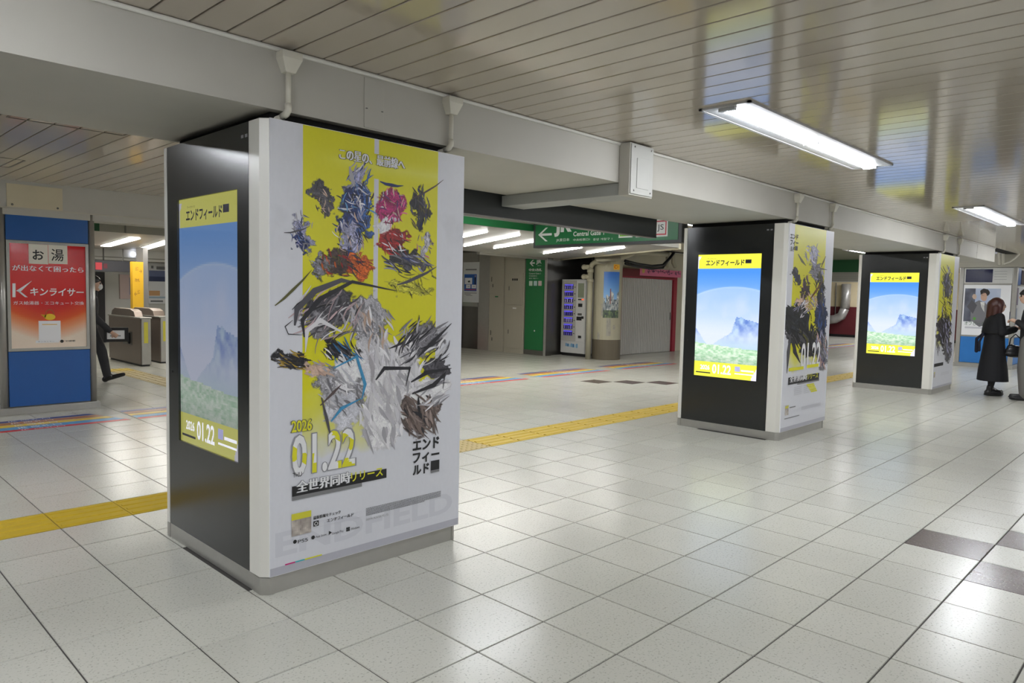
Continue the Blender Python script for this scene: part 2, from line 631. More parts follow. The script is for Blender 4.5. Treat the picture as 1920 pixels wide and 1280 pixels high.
DARK = set()
for i, k in ((6, -2), (5, -3), (7, -3), (6, -4), (8, -4), (19, 13), (20, 12), (18, 14), (9, -5)):
    DARK.add((i, k))
cand, rest = [], []
for i in range(-12, 70):
    for k in range(-14, 46):
        cx, cy = (i + 0.5) * T, (k + 0.5) * T
        if any(abs(cx - p[0]) < PHX - 0.15 and abs(cy - p[1]) < PHY - 0.15 for p in PILLARS): continue
        tact = k == 8 and cx < 16
        tact2 = i == 4 and 20 < k < 30
        d = Vector((cx, cy, 0)) - CAM
        z = d.dot(FW)
        if z < 0.4:
            if d.length < 3: rest.append((i, k))
            continue
        u, v, _ = pix((cx, cy, 0))
        if u < -700 or u > 2600 or v > 2300:
            continue
        vis = -60 < u < 1980 and v < 1340
        if tact or tact2:
            if -200 < u < 2100 and (not blocked(cx, cy) or abs(cx) < 30):
                if tact2: me = ME_TACT if k > 28 else ME_TACTT
                else: me = ME_TACTD if i == 5 else ME_TACT
                o = place('tactile_tile', me, None, floor, (cx, cy, 0.0))
                if tact2: o.rotation_euler.z = math.pi / 2
            continue
        if (i, k) in DARK:
            place('dark_tile', ME_DTILE, None, floor, (cx, cy, 0.0))
            continue
        if vis and not blocked(cx, cy):
            q = [pix((cx + a, cy + b, 0)) for a, b in ((-.2, -.2), (.2, -.2), (.2, .2), (-.2, .2))]
            ar = abs(sum(q[n][0] * q[(n + 1) % 4][1] - q[(n + 1) % 4][0] * q[n][1] for n in range(4))) / 2
            out = sum(1 for w in q if 0 < w[0] < 1920 and 0 < w[1] < 1280) / 4
            cand.append((ar * max(out, 0.2), i, k))
        else:
            rest.append((i, k))
cand.sort(reverse=True)
for n, (ar, i, k) in enumerate(cand):
    if n < 300:
        place('tile', ME_TILE, None, floor, ((i + 0.5) * T, (k + 0.5) * T, 0.0))
    else:
        rest.append((i, k))
mb = MB()
tv = [tuple(v.co) for v in ME_TILE.vertices]; tf = [tuple(p.vertices) for p in ME_TILE.polygons]
for i, k in rest:
    mb.add([(x + (i + 0.5) * T, y + (k + 0.5) * T, z) for x, y, z in tv], tf)
place('distant_tiles', mb.mesh('distant_tiles'), M_TILE, floor)['kind'] = 'stuff'

# children of the floor are placed in world coordinates
for o in list(floor.children):
    o.matrix_parent_inverse = Matrix.Translation(-wl(floor))


# ---- slatted ceilings
SP = 0.1585
S0 = -1.265


def slat_mesh(name, length):
    w = SP / 2 - 0.0042
    prof = [(-w, 0.012), (-w, 0.003), (-w + 0.003, 0), (w - 0.003, 0), (w, 0.003), (w, 0.012)]
    v = [(x, 0, z) for x, z in prof] + [(x, length, z) for x, z in prof]
    n = len(prof)
    f = [(i, i + 1, n + i + 1, n + i) for i in range(n - 1)] + [tuple(range(n - 1, -1, -1)), tuple(range(n, 2 * n))]
    f = [q[::-1] for q in f]
    me = bpy.data.meshes.new(name); me.from_pydata(v, [], f); me.materials.append(M_SLAT)
    return me


ceil_front = struct(MB().box(-14, -9, CZ + 0.02, 29, BY0 + 0.3, CZ + 0.06).build('ceiling', M_DARK))
ME_SF = slat_mesh('ceiling_slat', BY0 + 7.5)
mb = MB()
for n in range(-80, 196):
    x = S0 + (n + 0.5) * SP
    if -3.2 < x < 19 + 0:
        place('ceiling_slat', ME_SF, None, ceil_front, (x, -7.5, CZ))
    elif x > -13.5:
        mb.add([(v.co.x + x, v.co.y - 7.5, v.co.z + CZ) for v in ME_SF.vertices], [tuple(p.vertices) for p in ME_SF.polygons])
place('distant_slats', mb.mesh('distant_slats'), M_SLAT, ceil_front)['kind'] = 'stuff'

ceil_mid = struct(MB().box(-14, BY1 - 0.3, CZ + 0.02, 29, 8.3, CZ + 0.06).build('ceiling', M_DARK))
ME_SM = slat_mesh('ceiling_slat', 7.8 - BY1)
ME_SM2 = slat_mesh('ceiling_slat', 5.05 - BY1)
mb = MB()
for n in range(-80, 196):
    x = S0 + (n + 0.5) * SP
    me = ME_SM if (x < 2.6 or x > 9) else ME_SM2
    if -3.0 < x < 2.6 or 11.5 < x < 19:
        place('ceiling_slat', me, None, ceil_mid, (x, BY1, CZ))
    elif x > -13.5:
        mb.add([(v.co.x + x, v.co.y + BY1, v.co.z + CZ) for v in me.vertices], [tuple(p.vertices) for p in me.polygons])
place('distant_slats', mb.mesh('distant_slats'), M_SLAT, ceil_mid)['kind'] = 'stuff'

# access hatches outlined in the mid ceiling
for x0, x1, y0, y1 in ((-1.22, -0.50, 3.75, 4.22), (-1.5, -0.72, 6.15, 6.75)):
    for bx_ in ((x0, y1 - 0.008, x1, y1 + 0.008), (x0, y0 - 0.008, x1, y0 + 0.008), (x0 - 0.008, y0, x0 + 0.008, y1), (x1 - 0.008, y0, x1 + 0.008, y1)):
        MB().box(bx_[0], bx_[1], CZ - 0.002, bx_[2], bx_[3], CZ + 0.01).build('hatch_edge', mat('hatch_shadow_gap', rgb(96, 90, 80), 0.6), ceil_mid)

# ---- concrete beam over the pillar row
beam = struct(MB().box(-14, BY0, BZ, 14.45, BY1, CZ + 0.03).build('ceiling_beam', M_BEAM))
MB().tube([(-14, BY0 - 0.004, CZ - 0.012), (14.45, BY0 - 0.004, CZ - 0.012)], 0.011, 8).build('beam_moulding', M_WHITE, beam, smooth=True)
for x0, x1 in ((-0.235, -0.115), (11.68, 12.92), (12.96, 14.43)):
    MB().box(x0, BY0 - 0.004, BZ + 0.006, x1, BY0 + 0.002, CZ - 0.03).build('access_plate', M_BEAM, beam, bevel=0.0015)
    for sx in (x0 + 0.012, x1 - 0.012):
        MB().lathe([(0.006, 0), (0.006, 0.003)], (sx, BY0 - 0.006, BZ + 0.10), 8).build('screw', M_STEELD, beam)
beam2 = struct(MB().box(-14, 7.78, 2.20, 3.6, 8.08, CZ + 0.03).build('ceiling_beam', M_BEAM))
MB().box(-0.55, 7.772, 2.28, -0.02, 7.782, 2.535).build('patch_plate', mat('aged_cream_plate', rgb(206, 196, 168), 0.6, var=0.08), beam2)
for sx in (-0.5, -0.07):
    MB().ball((sx, 7.77, 2.31), 0.012, 0.006, 0.012, 8, 6).build('bolt', M_STEELD, beam2)
MB().box(-14, 7.78 - 0.012, 2.27, 3.6, 7.78, 2.285).build('beam_ledge', M_BEAM2, beam2)
struct(MB().box(17.05, -9, 2.30, 17.4, 3.2, CZ + 0.03).build('ceiling_beam', M_BEAM2))

# expansion joint cover wrapping the beam
ej = thing('expansion_joint_cover', (2.1, 2.0, 2.19), 'grey metal expansion joint cover wrapped around the concrete beam', 'joint cover')
MB().box(1.965, 1.41, 2.195, 2.235, 2.70, 2.283).build('under_channel', mat('zinc_grey', rgb(168, 170, 168), 0.5, var=0.12, scale=3), ej, bevel=0.004)
MB().box(1.952, 1.395, 2.190, 2.248, 1.487, 2.562).build('front_box', M_BEAM, ej, bevel=0.004)
fr = MB().box(1.96, 1.386, 2.20, 2.24, 1.395, 2.555).build('front_plate', mat('joint_plate', rgb(178, 178, 172), 0.5, var=0.08), ej, bevel=0.003)
MB().box(2.03, 1.382, 2.245, 2.18, 1.387, 2.46)  .build('raised_panel', MATS['joint_plate'], fr, bevel=0.002)
for sx, sz in ((2.0, 2.225), (2.21, 2.225), (2.0, 2.535), (2.21, 2.535)):
    MB().ball((sx, 1.385, sz), 0.007, 0.004, 0.007, 8, 6).build('screw', M_STEELD, ej)

# ---- lower ceiling towards the gates (skewed wing) and its green riser
lowz = 2.315
low = struct(MB().prism([(2.6, 5.06), (8.62, 5.06), (10.93, 9.72), (8.2, 9.44), (2.6, 9.3)], lowz, lowz + 0.05).build('ceiling', mat('low_ceiling_grey', rgb(176, 174, 168), 0.3, var=0.03)))
MB().box(2.6, 5.05, lowz, 5.0, 5.09, CZ + 0.02).build('green_riser', M_GREEN, low)
MB().box(5.0, 5.05, lowz, 8.65, 5.09, CZ + 0.02).build('grey_riser', M_GREY, low)
MB().box(2.6, 5.045, lowz + 0.09, 8.65, 5.052, lowz + 0.10).build('riser_trim', M_STEEL, low)
MB().extrude([(8.0, 9.40, lowz - 0.05), (10.95, 9.70, lowz - 0.05), (10.95, 9.78, lowz - 0.05), (8.0, 9.5, lowz - 0.05)], (0, 0, 0.05)).build('ceiling_edge_trim', M_GREY, low)
MB().extrude([(8.66, 5.06, lowz - 0.02), (10.97, 9.72, lowz - 0.02), (11.05, 9.72, lowz - 0.02), (8.74, 5.06, lowz - 0.02)][::-1], (0, 0, 0.10)).build('ceiling_edge_trim', M_CREAM, low)
for x0, y0, x1, y1 in ((871, 460, 973, 439), (927, 464, 998, 453), (1020, 474, 1090, 463), (1100, 474, 1170, 463), (800, 457, 912, 433)):
    a, b = PZ(x0, y0, lowz), PZ(x1, y1, lowz)
    dx, dy = b[0] - a[0], b[1] - a[1]
    if (x0, y0) == (927, 464): dx, dy = -1.25, -2.55
    d = math.hypot(dx, dy); nx, ny = -dy / d * 0.014, dx / d * 0.014
    ends = [(a[0] + nx, a[1] + ny), (a[0] - nx, a[1] - ny), (a[0] + dx - nx, a[1] + dy - ny), (a[0] + dx + nx, a[1] + dy + ny)]
    t = thing('strip_light', (a[0] + dx / 2, a[1] + dy / 2, lowz - 0.03), None, 'ceiling light', 'slim strip lights in the low ceiling')
    t['label'] = {871: 'long lit strip light in the low ceiling, second from the big yellow poster',
                  927: 'lit strip light running behind the left end of the green hanging sign',
                  1020: 'lit strip light seen just under the arrow of the green hanging sign',
                  1100: 'lit strip light seen under the middle of the green hanging sign',
                  800: 'lit strip light half hidden by the edge of the big yellow poster'}[x0]
    q = MB().prism(ends, lowz - 0.018, lowz - 0.002); q.build('diffuser', M_STRIP, t)
    e2 = [(a[0] + nx * 1.6, a[1] + ny * 1.6), (a[0] - nx * 1.6, a[1] - ny * 1.6), (a[0] + dx - nx * 1.6, a[1] + dy - ny * 1.6), (a[0] + dx + nx * 1.6, a[1] + dy + ny * 1.6)]
    MB().prism(e2, lowz - 0.006, lowz).build('housing', M_LWHITE, t)

# ---- walls that close the hall
struct(MB().box(-14.2, -9, -0.1, -14, 19, 2.8).build('wall_left', M_OFFW))
struct(MB().box(-14, -9.2, -0.1, 29, -9, 2.8).build('wall_front', M_OFFW))
wr = struct(MB().box(28.0, -9, 1.22, 28.2, 19, 2.8).build('wall_right', M_CREAMW))
MB().box(27.98, -9, 0.1, 28.2, 19, 1.22).build('dado', M_MAROON, wr)
MB().box(27.96, -9, -0.004, 28.2, 19, 0.1).build('skirting', M_DARK, wr)
struct(MB().box(-14, 18.6, -0.1, 29, 18.8, 2.8).build('wall_back', M_OFFW))
struct(MB().box(-14, 8.0, CZ + 0.06, 29, 19, CZ + 0.12).build('ceiling', M_OFFW))

# ---- fluorescent fixtures
def fixture(cx, cy, label, z=CZ, L=2.5, W=0.32):
    t = thing('ceiling_light', (cx, cy, z - 0.05), label, 'ceiling light', 'twin fluorescent fixtures of the slatted ceiling')
    x0, x1, y0, y1 = cx - L / 2, cx + L / 2, cy - W / 2, cy + W / 2
    mb = MB()
    mb.box(x0, y0, z - 0.012, x1, y0 + 0.02, z + 0.002)
    mb.box(x0, y1 - 0.02, z - 0.012, x1, y1, z + 0.002)
    mb.box(x0, y0, z - 0.012, x0 + 0.02, y1, z + 0.002)
    mb.box(x1 - 0.02, y0, z - 0.012, x1, y1, z + 0.002)
    mb.build('frame', M_LWHITE, t)
    MB().box(x0 + 0.02, y0 + 0.02, z - 0.010, x1 - 0.02, y1 - 0.02, z + 0.002).build('reflector', M_LWHITE, t)
    for a, b in ((x0 + 0.06, cx - 0.012), (cx + 0.012, x1 - 0.06)):
        prof = [(0.05 * math.cos(math.pi * k / 8), -0.020 * math.sin(math.pi * k / 8)) for k in range(9)]
        MB().extrude([(a, cy + p[0], z - 0.010 + p[1]) for p in prof], (b - a, 0, 0)).build('tube_lens', M_LAMP, t)
    MB().box(cx - 0.012, cy - 0.05, z - 0.028, cx + 0.012, cy + 0.05, z - 0.006).build('lamp_holder', M_LWHITE, t)
    for e in (x0 + 0.045, x1 - 0.045):
        MB().box(e - 0.015, cy - 0.05, z - 0.028, e + 0.015, cy + 0.05, z - 0.006).build('lamp_holder', M_LWHITE, t)
    return t


FX = [2.73, 8.45, -2.9, -8.5, 14.05, 19.7]
LBL = {(2.73, 0): 'large twin fluorescent ceiling light nearest the camera, lit',
       (8.45, 0): 'smaller looking lit fluorescent ceiling light beyond the second pillar',
       (8.45, 1): 'lit ceiling light peeking out over the left top of the second pillar'}
for r, yy in enumerate((0.42, 4.03, -3.4, -6.9)):
    for x in FX:
        if yy < -5 and x > 15: continue
        xx = {8.45: 8.22, 14.05: 15.1}.get(x, x) if r == 1 else x
        fixture(xx, yy, LBL.get((x, r), 'added unseen fluorescent light brightening a dim part of the hall'))

for x, yy in ((23.5, 6.6), (26.3, 7.6), (23.5, 1.5), (-2.9, 9.6)):  # unseen lamps added to brighten the far right end and the gate side
    fixture(x, yy, 'added unseen fluorescent light brightening a dim part of the hall')

# ---- fine trough: drip boxes and drain pipes on the beam
def drain(x, label):
    t = thing('drain_pipe', (x, 1.46, BZ - 0.05), label, 'pipe', 'drain pipes on the beam')
    y = BY0
    a = [(x - 0.05, y - 0.065, 2.545), (x + 0.05, y - 0.065, 2.545), (x + 0.05, y, 2.545), (x - 0.05, y, 2.545)]
    b = [(x - 0.05, y - 0.065, 2.515), (x + 0.05, y - 0.065, 2.515), (x + 0.05, y, 2.515), (x - 0.05, y, 2.515)]
    c = [(x - 0.025, y - 0.045, 2.455), (x + 0.025, y - 0.045, 2.455), (x + 0.025, y, 2.455), (x - 0.025, y, 2.455)]
    mb = MB(); mb.add(c + b + a, [(3, 2, 1, 0), (8, 9, 10, 11)] + [(i + k, (i + 1) % 4 + k, (i + 1) % 4 + 4 + k, i + 4 + k) for k in (0, 4) for i in range(4)])
    mb.build('drip_box', M_PIPE, t, bevel=0.003)
    p = y - 0.022
    MB().tube([(x, p, 2.46), (x, p, 2.31)], 0.013, 10).build('down_pipe', M_PIPE, t, smooth=True)
    MB().tube([(x, p, 2.318), (x, p, 2.29), (x - 0.004, p + 0.012, 2.272), (x - 0.01, p + 0.04, 2.262)], 0.0165, 10).build('elbow', M_PIPE, t, smooth=True)
    MB().tube([(x - 0.008, p + 0.03, 2.264), (x - 0.02, p + 0.10, 2.255), (x - 0.022, p + 0.16, 2.225)], 0.013, 10).build('return_pipe', M_PIPE, t, smooth=True)


for k, (x, l) in enumerate(((-0.665, 'white drain pipe above the left corner of the nearest poster pillar'),
                            (0.33, 'white drain pipe above the right corner of the nearest poster pillar'),
                            (5.03, 'drain pipe above the front corner of the second pillar'),
                            (5.99, 'drain pipe above the right corner of the second pillar'),
                            (10.70, 'drain pipe above the front corner of the third pillar'),
                            (11.62, 'drain pipe above the right corner of the third pillar'))):
    drain(x, l)


# ================================================================== ADVERTISING PILLARS
def landscape(U, V):
    """screen picture: yellow header and footer, sky, pale arc, far mesa, meadow (photo-like generic view)"""
    n1 = fbm(U * 0.62, V, 5, 3); n2 = fbm(U * 0.62, V, 22, 9); n3 = fbm(U * 0.62, V * 2.2, 40, 4)
    v = (V - 0.125) / (0.885 - 0.125)
    c = lerp((222, 230, 255), (80, 148, 240), (v - 0.30) / 0.66)
    r = np.hypot((U - 0.60) * 0.74, V * 1.34 + 0.155)
    inside = np.clip((1.14 - r) / 0.012, 0, 1) * np.clip(1 - (1.14 - r) * 1.3, 0, 1)
    c = c * (1 - 0.42 * inside[..., None]) + np.array((222, 230, 255)) * 0.42 * inside[..., None]
    ring = np.exp(-((r - 1.14) / 0.008) ** 2)
    c = c * (1 - 0.4 * ring[..., None]) + 255 * 0.4 * ring[..., None]
    cl = np.clip((n1 - 0.45) * 2.4, 0, 1) * np.clip(1 - abs(v - 0.45) * 2.6, 0, 1)
    c = c * (1 - 0.6 * cl[..., None]) + np.array((236, 232, 252)) * 0.6 * cl[..., None]
    # mesa and hills
    ridge = 0.34 - 0.16 * np.clip((0.58 - U) * 3.2, 0, 1) + 0.05 * (n1 - 0.5)
    ridge = ridge + 0.15 * np.clip((U - 0.58) / 0.07, 0, 1) - np.clip(U - 0.72, 0, 1) * 0.22 + 0.03 * (n2 - 0.5)
    ridge = np.maximum(ridge, 0.36 - U * 0.9 + 0.04 * (n1 - 0.5))
    m = v < ridge
    mc = lerp((74, 108, 196), (178, 208, 236), n2 * 1.9 - 0.5)
    mc = lerp(mc, mc * 0 + np.array((176, 208, 222)), np.clip((0.36 - v) * 6, 0, 1))
    c = np.where(m[..., None], mc, c)
    mist = np.clip(1 - abs(v - 0.27) * 5, 0, 1) * 0.8 * np.clip(0.5 + n1, 0, 1)
    c = c * (1 - mist[..., None]) + np.array((214, 224, 252)) * mist[..., None]
    g = v < 0.20 - 0.05 * U + 0.02 * (n1 - 0.5)
    gc = lerp((140, 196, 146), (228, 246, 224), n3 * 1.5 - 0.1)
    gc = lerp(gc * 0.88, gc, v / 0.1)
    c = np.where(g[..., None], gc, c)
    yel = np.array((240, 238, 74))
    pale = np.array((232, 230, 246))
    hd = V > 0.885
    hc = np.where(((fbm(U, V, 7, 21) > 0.45 + 1.1 * np.clip(U - 0.05, 0, 1)) & (V < 0.985))[..., None], pale, yel)
    c = np.where(hd[..., None], hc, c)
    ft = V < 0.125
    fc = np.where((U + 0.9 * (0.06 - V) + 0.12 * (n1 - 0.5) > 0.97)[..., None], pale, yel)
    return np.where(ft[..., None], fc, c)


def put_screen(root, X, cy, bright, idx):
    u0, u1 = -(cy + 0.405), -(cy - 0.335)
    v0, v1 = 0.595, 1.937
    ms = vmat('screen_picture_%d' % idx, 0.07, emit=bright, spec=0.5)
    pic = landscape if idx > 1 else (lambda U, V: landscape(U, V) * 0.66 + np.array((196, 196, 206)) * 0.34)  # nearest screen: pale reflection and oblique washout mixed into the picture colours
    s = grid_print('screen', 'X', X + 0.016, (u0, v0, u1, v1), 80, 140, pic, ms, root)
    s['label'] = 'lit portrait screen with blue sky and meadow'
    W, H = u1 - u0, v1 - v0
    ink = mat('screen_ink_%d' % idx, rgb(40, 40, 52), 0.3, emit=bright * 0.5)
    whi = mat('screen_white_%d' % idx, rgb(236, 236, 246), 0.3, emit=bright, var=0.0)
    gry = mat('screen_grey_%d' % idx, rgb(150, 150, 190), 0.3, emit=bright, var=0.0)

    def B(a, b, c, d): return (u0 + W * a, v0 + H * b, u0 + W * c, v0 + H * d)
    xs = X + 0.016
    letter(s, 'エンドフィールド', 'X', xs, B(.13, .908, .74, .955), ink, bold=0.03)
    letter(s, 'アークナイツ', 'X', xs, B(.15, .960, .29, .97), ink)
    q = MB(); rect(q, 'X', xs, *B(.755, .925, .845, .955), t=0.001, off=0.0015); q.build('logo_square', ink, s)
    letter(s, '2026', 'X', xs, B(.10, .055, .255, .093), whi, bold=0.02)
    letter(s, '01.22', 'X', xs, B(.30, .028, .60, .105), whi, bold=0.02)
    q = MB(); rect(q, 'X', xs, *B(.03, .025, .27, .034), t=0.001, off=0.0015); q.build('footer_bar', ink, s)
    q = MB(); rect(q, 'X', xs, *B(.66, .062, .74, .102), t=0.001, off=0.0015); q.build('footer_icon', gry, s)
    q = MB()
    rect(q, 'X', xs, *B(.76, .066, .95, .078), t=0.001, off=0.0015)
    rect(q, 'X', xs, *B(.66, .040, .95, .048), t=0.001, off=0.0015)
    q.build('footer_box', whi, s)
    return s


def pillar(cx, cy, label, bright, idx):
    t = thing('advertising_pillar', (cx, cy, 0), label, 'pillar', 'poster pillars in the front row')
    x0, x1, y0, y1 = cx - PHX, cx + PHX, cy - PHY, cy + PHY
    zb, zt = 0.085, PTOP
    MB().box(x0 + 0.03, y0 + 0.03, 0.0, x1 - 0.03, y1 - 0.03, zt - 0.02).build('pillar_body', M_BLACKP, t)
    MB().box(x0 + 0.07, y0 + 0.07, zt - 0.03, x1 - 0.07, y1 - 0.07, BZ - 0.001).build('column_head', M_DARK, t)
    # plinth of folded steel with separate corner caps
    MB().box(x0 + 0.004, y0 + 0.10, 0, x0 + 0.03, y1 - 0.055, zb).build('plinth', M_STEEL, t, bevel=0.001)
    MB().box(x0 + 0.06, y0 + 0.004, 0, x1 - 0.03, y0 + 0.03, zb).build('plinth', M_STEEL, t, bevel=0.001)
    MB().box(x1 - 0.03, y0 + 0.055, 0, x1 - 0.004, y1 - 0.055, zb).build('plinth', M_STEEL, t, bevel=0.001)
    MB().box(x0 + 0.05, y1 - 0.03, 0, x1 - 0.05, y1 - 0.004, zb).build('plinth', M_STEEL, t, bevel=0.001)
    lf = [(x0, y0 + 0.14), (x0, y0 + 0.035), (x0 + 0.035, y0), (x0 + 0.06, y0), (x0 + 0.06, y0 + 0.14)]
    lfp = [(x0, y0 + 0.10), (x0, y0 + 0.035), (x0 + 0.035, y0), (x0 + 0.06, y0), (x0 + 0.06, y0 + 0.10)]
    lb = [(x0 + 0.06, y1 - 0.055), (x0 + 0.06, y1), (x0 + 0.02, y1), (x0, y1 - 0.02), (x0, y1 - 0.055)]
    rf = [(x1 - 0.03, y0 + 0.055), (x1 - 0.03, y0), (x1 - 0.015, y0), (x1, y0 + 0.015), (x1, y0 + 0.055)]
    rb = [(x1, y1 - 0.055), (x1, y1 - 0.02), (x1 - 0.02, y1), (x1 - 0.06, y1), (x1 - 0.06, y1 - 0.055)]
    for a, b in ((lf, lfp), (lb, lb), (rf, rf), (rb, rb)):
        MB().prism(b, 0, zb - 0.002).build('plinth_corner', M_STEEL, t, bevel=0.002)
        MB().prism(a, zb, zt).build('corner_post', M_WPANEL, t, bevel=0.004)
    # black display side with a recessed screen
    ya, yb = y0 + 0.146, y1 - 0.058
    sa, sb, s0, s1 = cy - 0.335, cy + 0.405, 0.595, 1.937
    pm = MB()
    X0, X1 = x0 + 0.003, x0 + 0.03
    pm.box(X0, ya, zb, X1, yb, s0); pm.box(X0, ya, s1, X1, yb, zt)
    pm.box(X0, ya, s0, X1, sa, s1); pm.box(X0, sb, s0, X1, yb, s1)
    pn = pm.build('display_panel', M_BLACK, t)
    MB().box(x0 + 0.017, sa - 0.02, s0 - 0.02, x0 + 0.03, sb + 0.02, s1 + 0.02).build('display_bezel', M_BLACKP, t)
    q = MB().ball((X0, yb - 0.05, 0.98), 0.004, 0.010, 0.010, 10, 6); q.build('lock', M_BLACKP, pn)
    for k in range(2):
        q = MB(); rect(q, 'X', X0, -(ya + 0.075 - k * 0.04), zt - 0.07, -(ya + 0.05 - k * 0.04), zt - 0.055, t=0.0008); q.build('maker_mark', M_INKG, pn)
    put_screen(t, x0, cy, bright, idx)
    # other faces
    MB().box(x1 - 0.03, y0 + 0.06, zb, x1 - 0.003, y1 - 0.06, zt).build('side_panel', M_WPANEL, t)
    MB().box(x0 + 0.06, y1 - 0.03, zb, x1 - 0.06, y1 - 0.003, zt).build('back_panel', M_WPANEL, t)
    return t


PV = 1.474      # plane of the printed faces


def poster(t, cx, fn, nu=96, nv=170):
    x0, x1 = cx - PHX + 0.032, cx + PHX + 0.014
    pb = MB().box(x0, PV, 0.088, x1, PV + 0.014, PTOP).build('poster', M_INKW, t)
    g = grid_print('printed_sheet', 'Y', PV, (x0, 0.09, x1, PTOP - 0.002), nu, nv,
                   lambda U, V: fn(x0 + (x1 - x0) * U, 0.09 + (PTOP - 0.092) * V), M_PRINT, pb, 0.0006)
    return pb


def lb_(x0, yb, yt, x1, val=PV, fn=PY, yr=None):
    a = fn(x0, yb, val); b = fn(x0, yt, val); c = fn(x1, yr if yr is not None else (yb + yt) / 2 - 0.2 * (x1 - x0), val)
    return (a[0], a[1], c[0], b[1])


def block(parent, box, m, name, off=0.002, pl='Y', val=PV, t=0.0004):
    q = MB(); rect(q, pl, val, *box, t=t, off=off)
    return q.build(name, m, parent)


YEL = (222, 217, 30); WHT = (220, 221, 228)


def date_colours(o, seed=3):
    cols = []
    for p in o.data.polygons:
        c = p.center
        n = float(vnoise(np.array(c.x * 1.0 + 3), np.array(c.z * 1.6 + c.x), 9, seed))
        cols.append(rgb(226, 222, 44) if n > 0.52 else rgb(238, 238, 240))
    setcol(o.data, cols)


K, G1, G2, G3, W_ = (44, 43, 48), (82, 80, 86), (128, 126, 132), (176, 174, 180), (226, 224, 228)
NAVY, BLU, SKY, LAV = (38, 52, 104), (62, 96, 160), (104, 160, 208), (160, 160, 190)
MAG, PNK, PUR, REDc, ORG = (178, 46, 112), (222, 104, 158), (96, 52, 110), (160, 40, 42), (206, 100, 40)
BRN, OLV, TAN = (80, 64, 60), (92, 90, 46), (206, 178, 160)
PAINT1 = ((605, 372, 14, 30, G1, -.4), (668, 345, 16, 38, LAV, .3), (665, 400, 30, 46, NAVY, 0), (662, 445, 24, 34, LAV, .2), (684, 395, 12, 50, BLU, 0),
          (735, 390, 22, 32, MAG, 0), (724, 425, 16, 18, W_, 0), (787, 392, 12, 42, K, 0), (568, 436, 14, 34, LAV, -.4), (560, 455, 12, 20, NAVY, 0),
          (636, 490, 28, 28, BRN, 0), (672, 498, 22, 20, ORG, 0), (738, 455, 22, 20, REDc, .4), (750, 480, 18, 22, K, .5), (778, 495, 34, 10, G1, .5),
          (795, 462, 9, 20, G3, 0), (600, 505, 16, 20, G2, 0), (770, 540, 36, 16, (196, 192, 62), .3),
          (620, 580, 52, 34, G1, -.6), (690, 600, 34, 44, G3, 0), (600, 612, 24, 24, G2, 0), (700, 690, 46, 52, (206, 204, 210), 0), (740, 700, 46, 50, W_, 0),
          (636, 725, 44, 34, G3, .3), (640, 765, 34, 34, (200, 200, 208), .4), (715, 775, 38, 62, W_, .1), (790, 770, 34, 40, (112, 98, 94), .2),
          (805, 735, 34, 22, W_, -.3), (790, 640, 40, 30, G2, -.7), (822, 690, 26, 14, G1, -.5), (545, 674, 36, 12, K, .2), (592, 692, 24, 12, TAN, .35),
          (640, 655, 34, 14, K, .5), (655, 690, 24, 26, W_, .5), (738, 722, 32, 12, W_, -.2))
PAINT2 = ((1524, 480, 9, 20, LAV, 0), (1533, 508, 9, 16, G2, 0), (1494, 520, 6, 16, K, 0), (1511, 545, 6, 22, BRN, 0), (1539, 545, 6, 30, K, 0),
          (1508, 570, 16, 12, TAN, 0), (1526, 570, 10, 10, (206, 190, 90), 0), (1540, 595, 9, 38, (52, 62, 90), 0), (1496, 610, 24, 32, K, 0),
          (1518, 640, 20, 24, K, 0), (1541, 660, 10, 32, G2, 0), (1482, 600, 12, 26, (50, 52, 60), 0))
PAINT3 = ((1771, 622, 11, 28, K, 0), (1776, 655, 7, 20, G1, 0), (1777, 535, 7, 22, G1, 0), (1759, 615, 3, 22, G1, 0))


def wash(c, X, Z, blobs, unit=1.0, seed=0):
    """soft abstract washes of paint on a printed sheet; blob coordinates are photo pixels on the poster plane"""
    dx, dy, dz = X - CAM.x, PV - CAM.y, Z - CAM.z
    w = dx * FW.x + dy * FW.y + dz * FW.z
    px = 960 + FPX * (dx * RT.x + dy * RT.y + dz * RT.z) / w
    py = 640 - FPX * (dx * UP.x + dy * UP.y + dz * UP.z) / w
    wx = (fbm(px / 100 + 9, py / 100, 5 / unit, seed) - 0.5) * 34 * unit + (fbm(px / 100, py / 100 + 4, 16 / unit, seed + 5) - 0.5) * 14 * unit
    wy = (fbm(px / 100 + 2, py / 100 + 7, 5 / unit, seed + 2) - 0.5) * 34 * unit + (fbm(px / 100 + 5, py / 100, 16 / unit, seed + 7) - 0.5) * 14 * unit
    for k, (cx, cy, rx, ry, col, rot) in enumerate(blobs):
        ax, ay = px + wx - cx, py + wy - cy
        lx = ax * math.cos(rot) + ay * math.sin(rot); ly = -ax * math.sin(rot) + ay * math.cos(rot)
        d = np.hypot(lx / (rx * 1.12), ly / (ry * 1.12))
        a = np.clip((1.0 - d) * 9, 0, 1)
        st = fbm(lx / 100 * (5 if ry > rx else 1.2) + k, ly / 100 * (1.2 if ry > rx else 5) + 3, 9 / unit, seed + 11 + k)
        ed = np.clip(1 - abs(d - 0.92) * 7, 0, 1)
        tone = np.clip(0.42 + 1.15 * st, 0.5, 1.32) * (1 - 0.28 * ed)
        if sum(col) > 540: tone = 1.06 + (tone - 1) * 0.45
        pc = np.clip(np.array(col)[None, None, :] * tone[..., None], 0, 245)
        c = c * (1 - a[..., None]) + pc * a[..., None]
    return c


# ---------------------------------------------------------------- nearest pillar
p1 = pillar(*PILLARS[0], 'nearest and largest advertising pillar with a dim screen and a tall yellow poster', 0.46, 1)


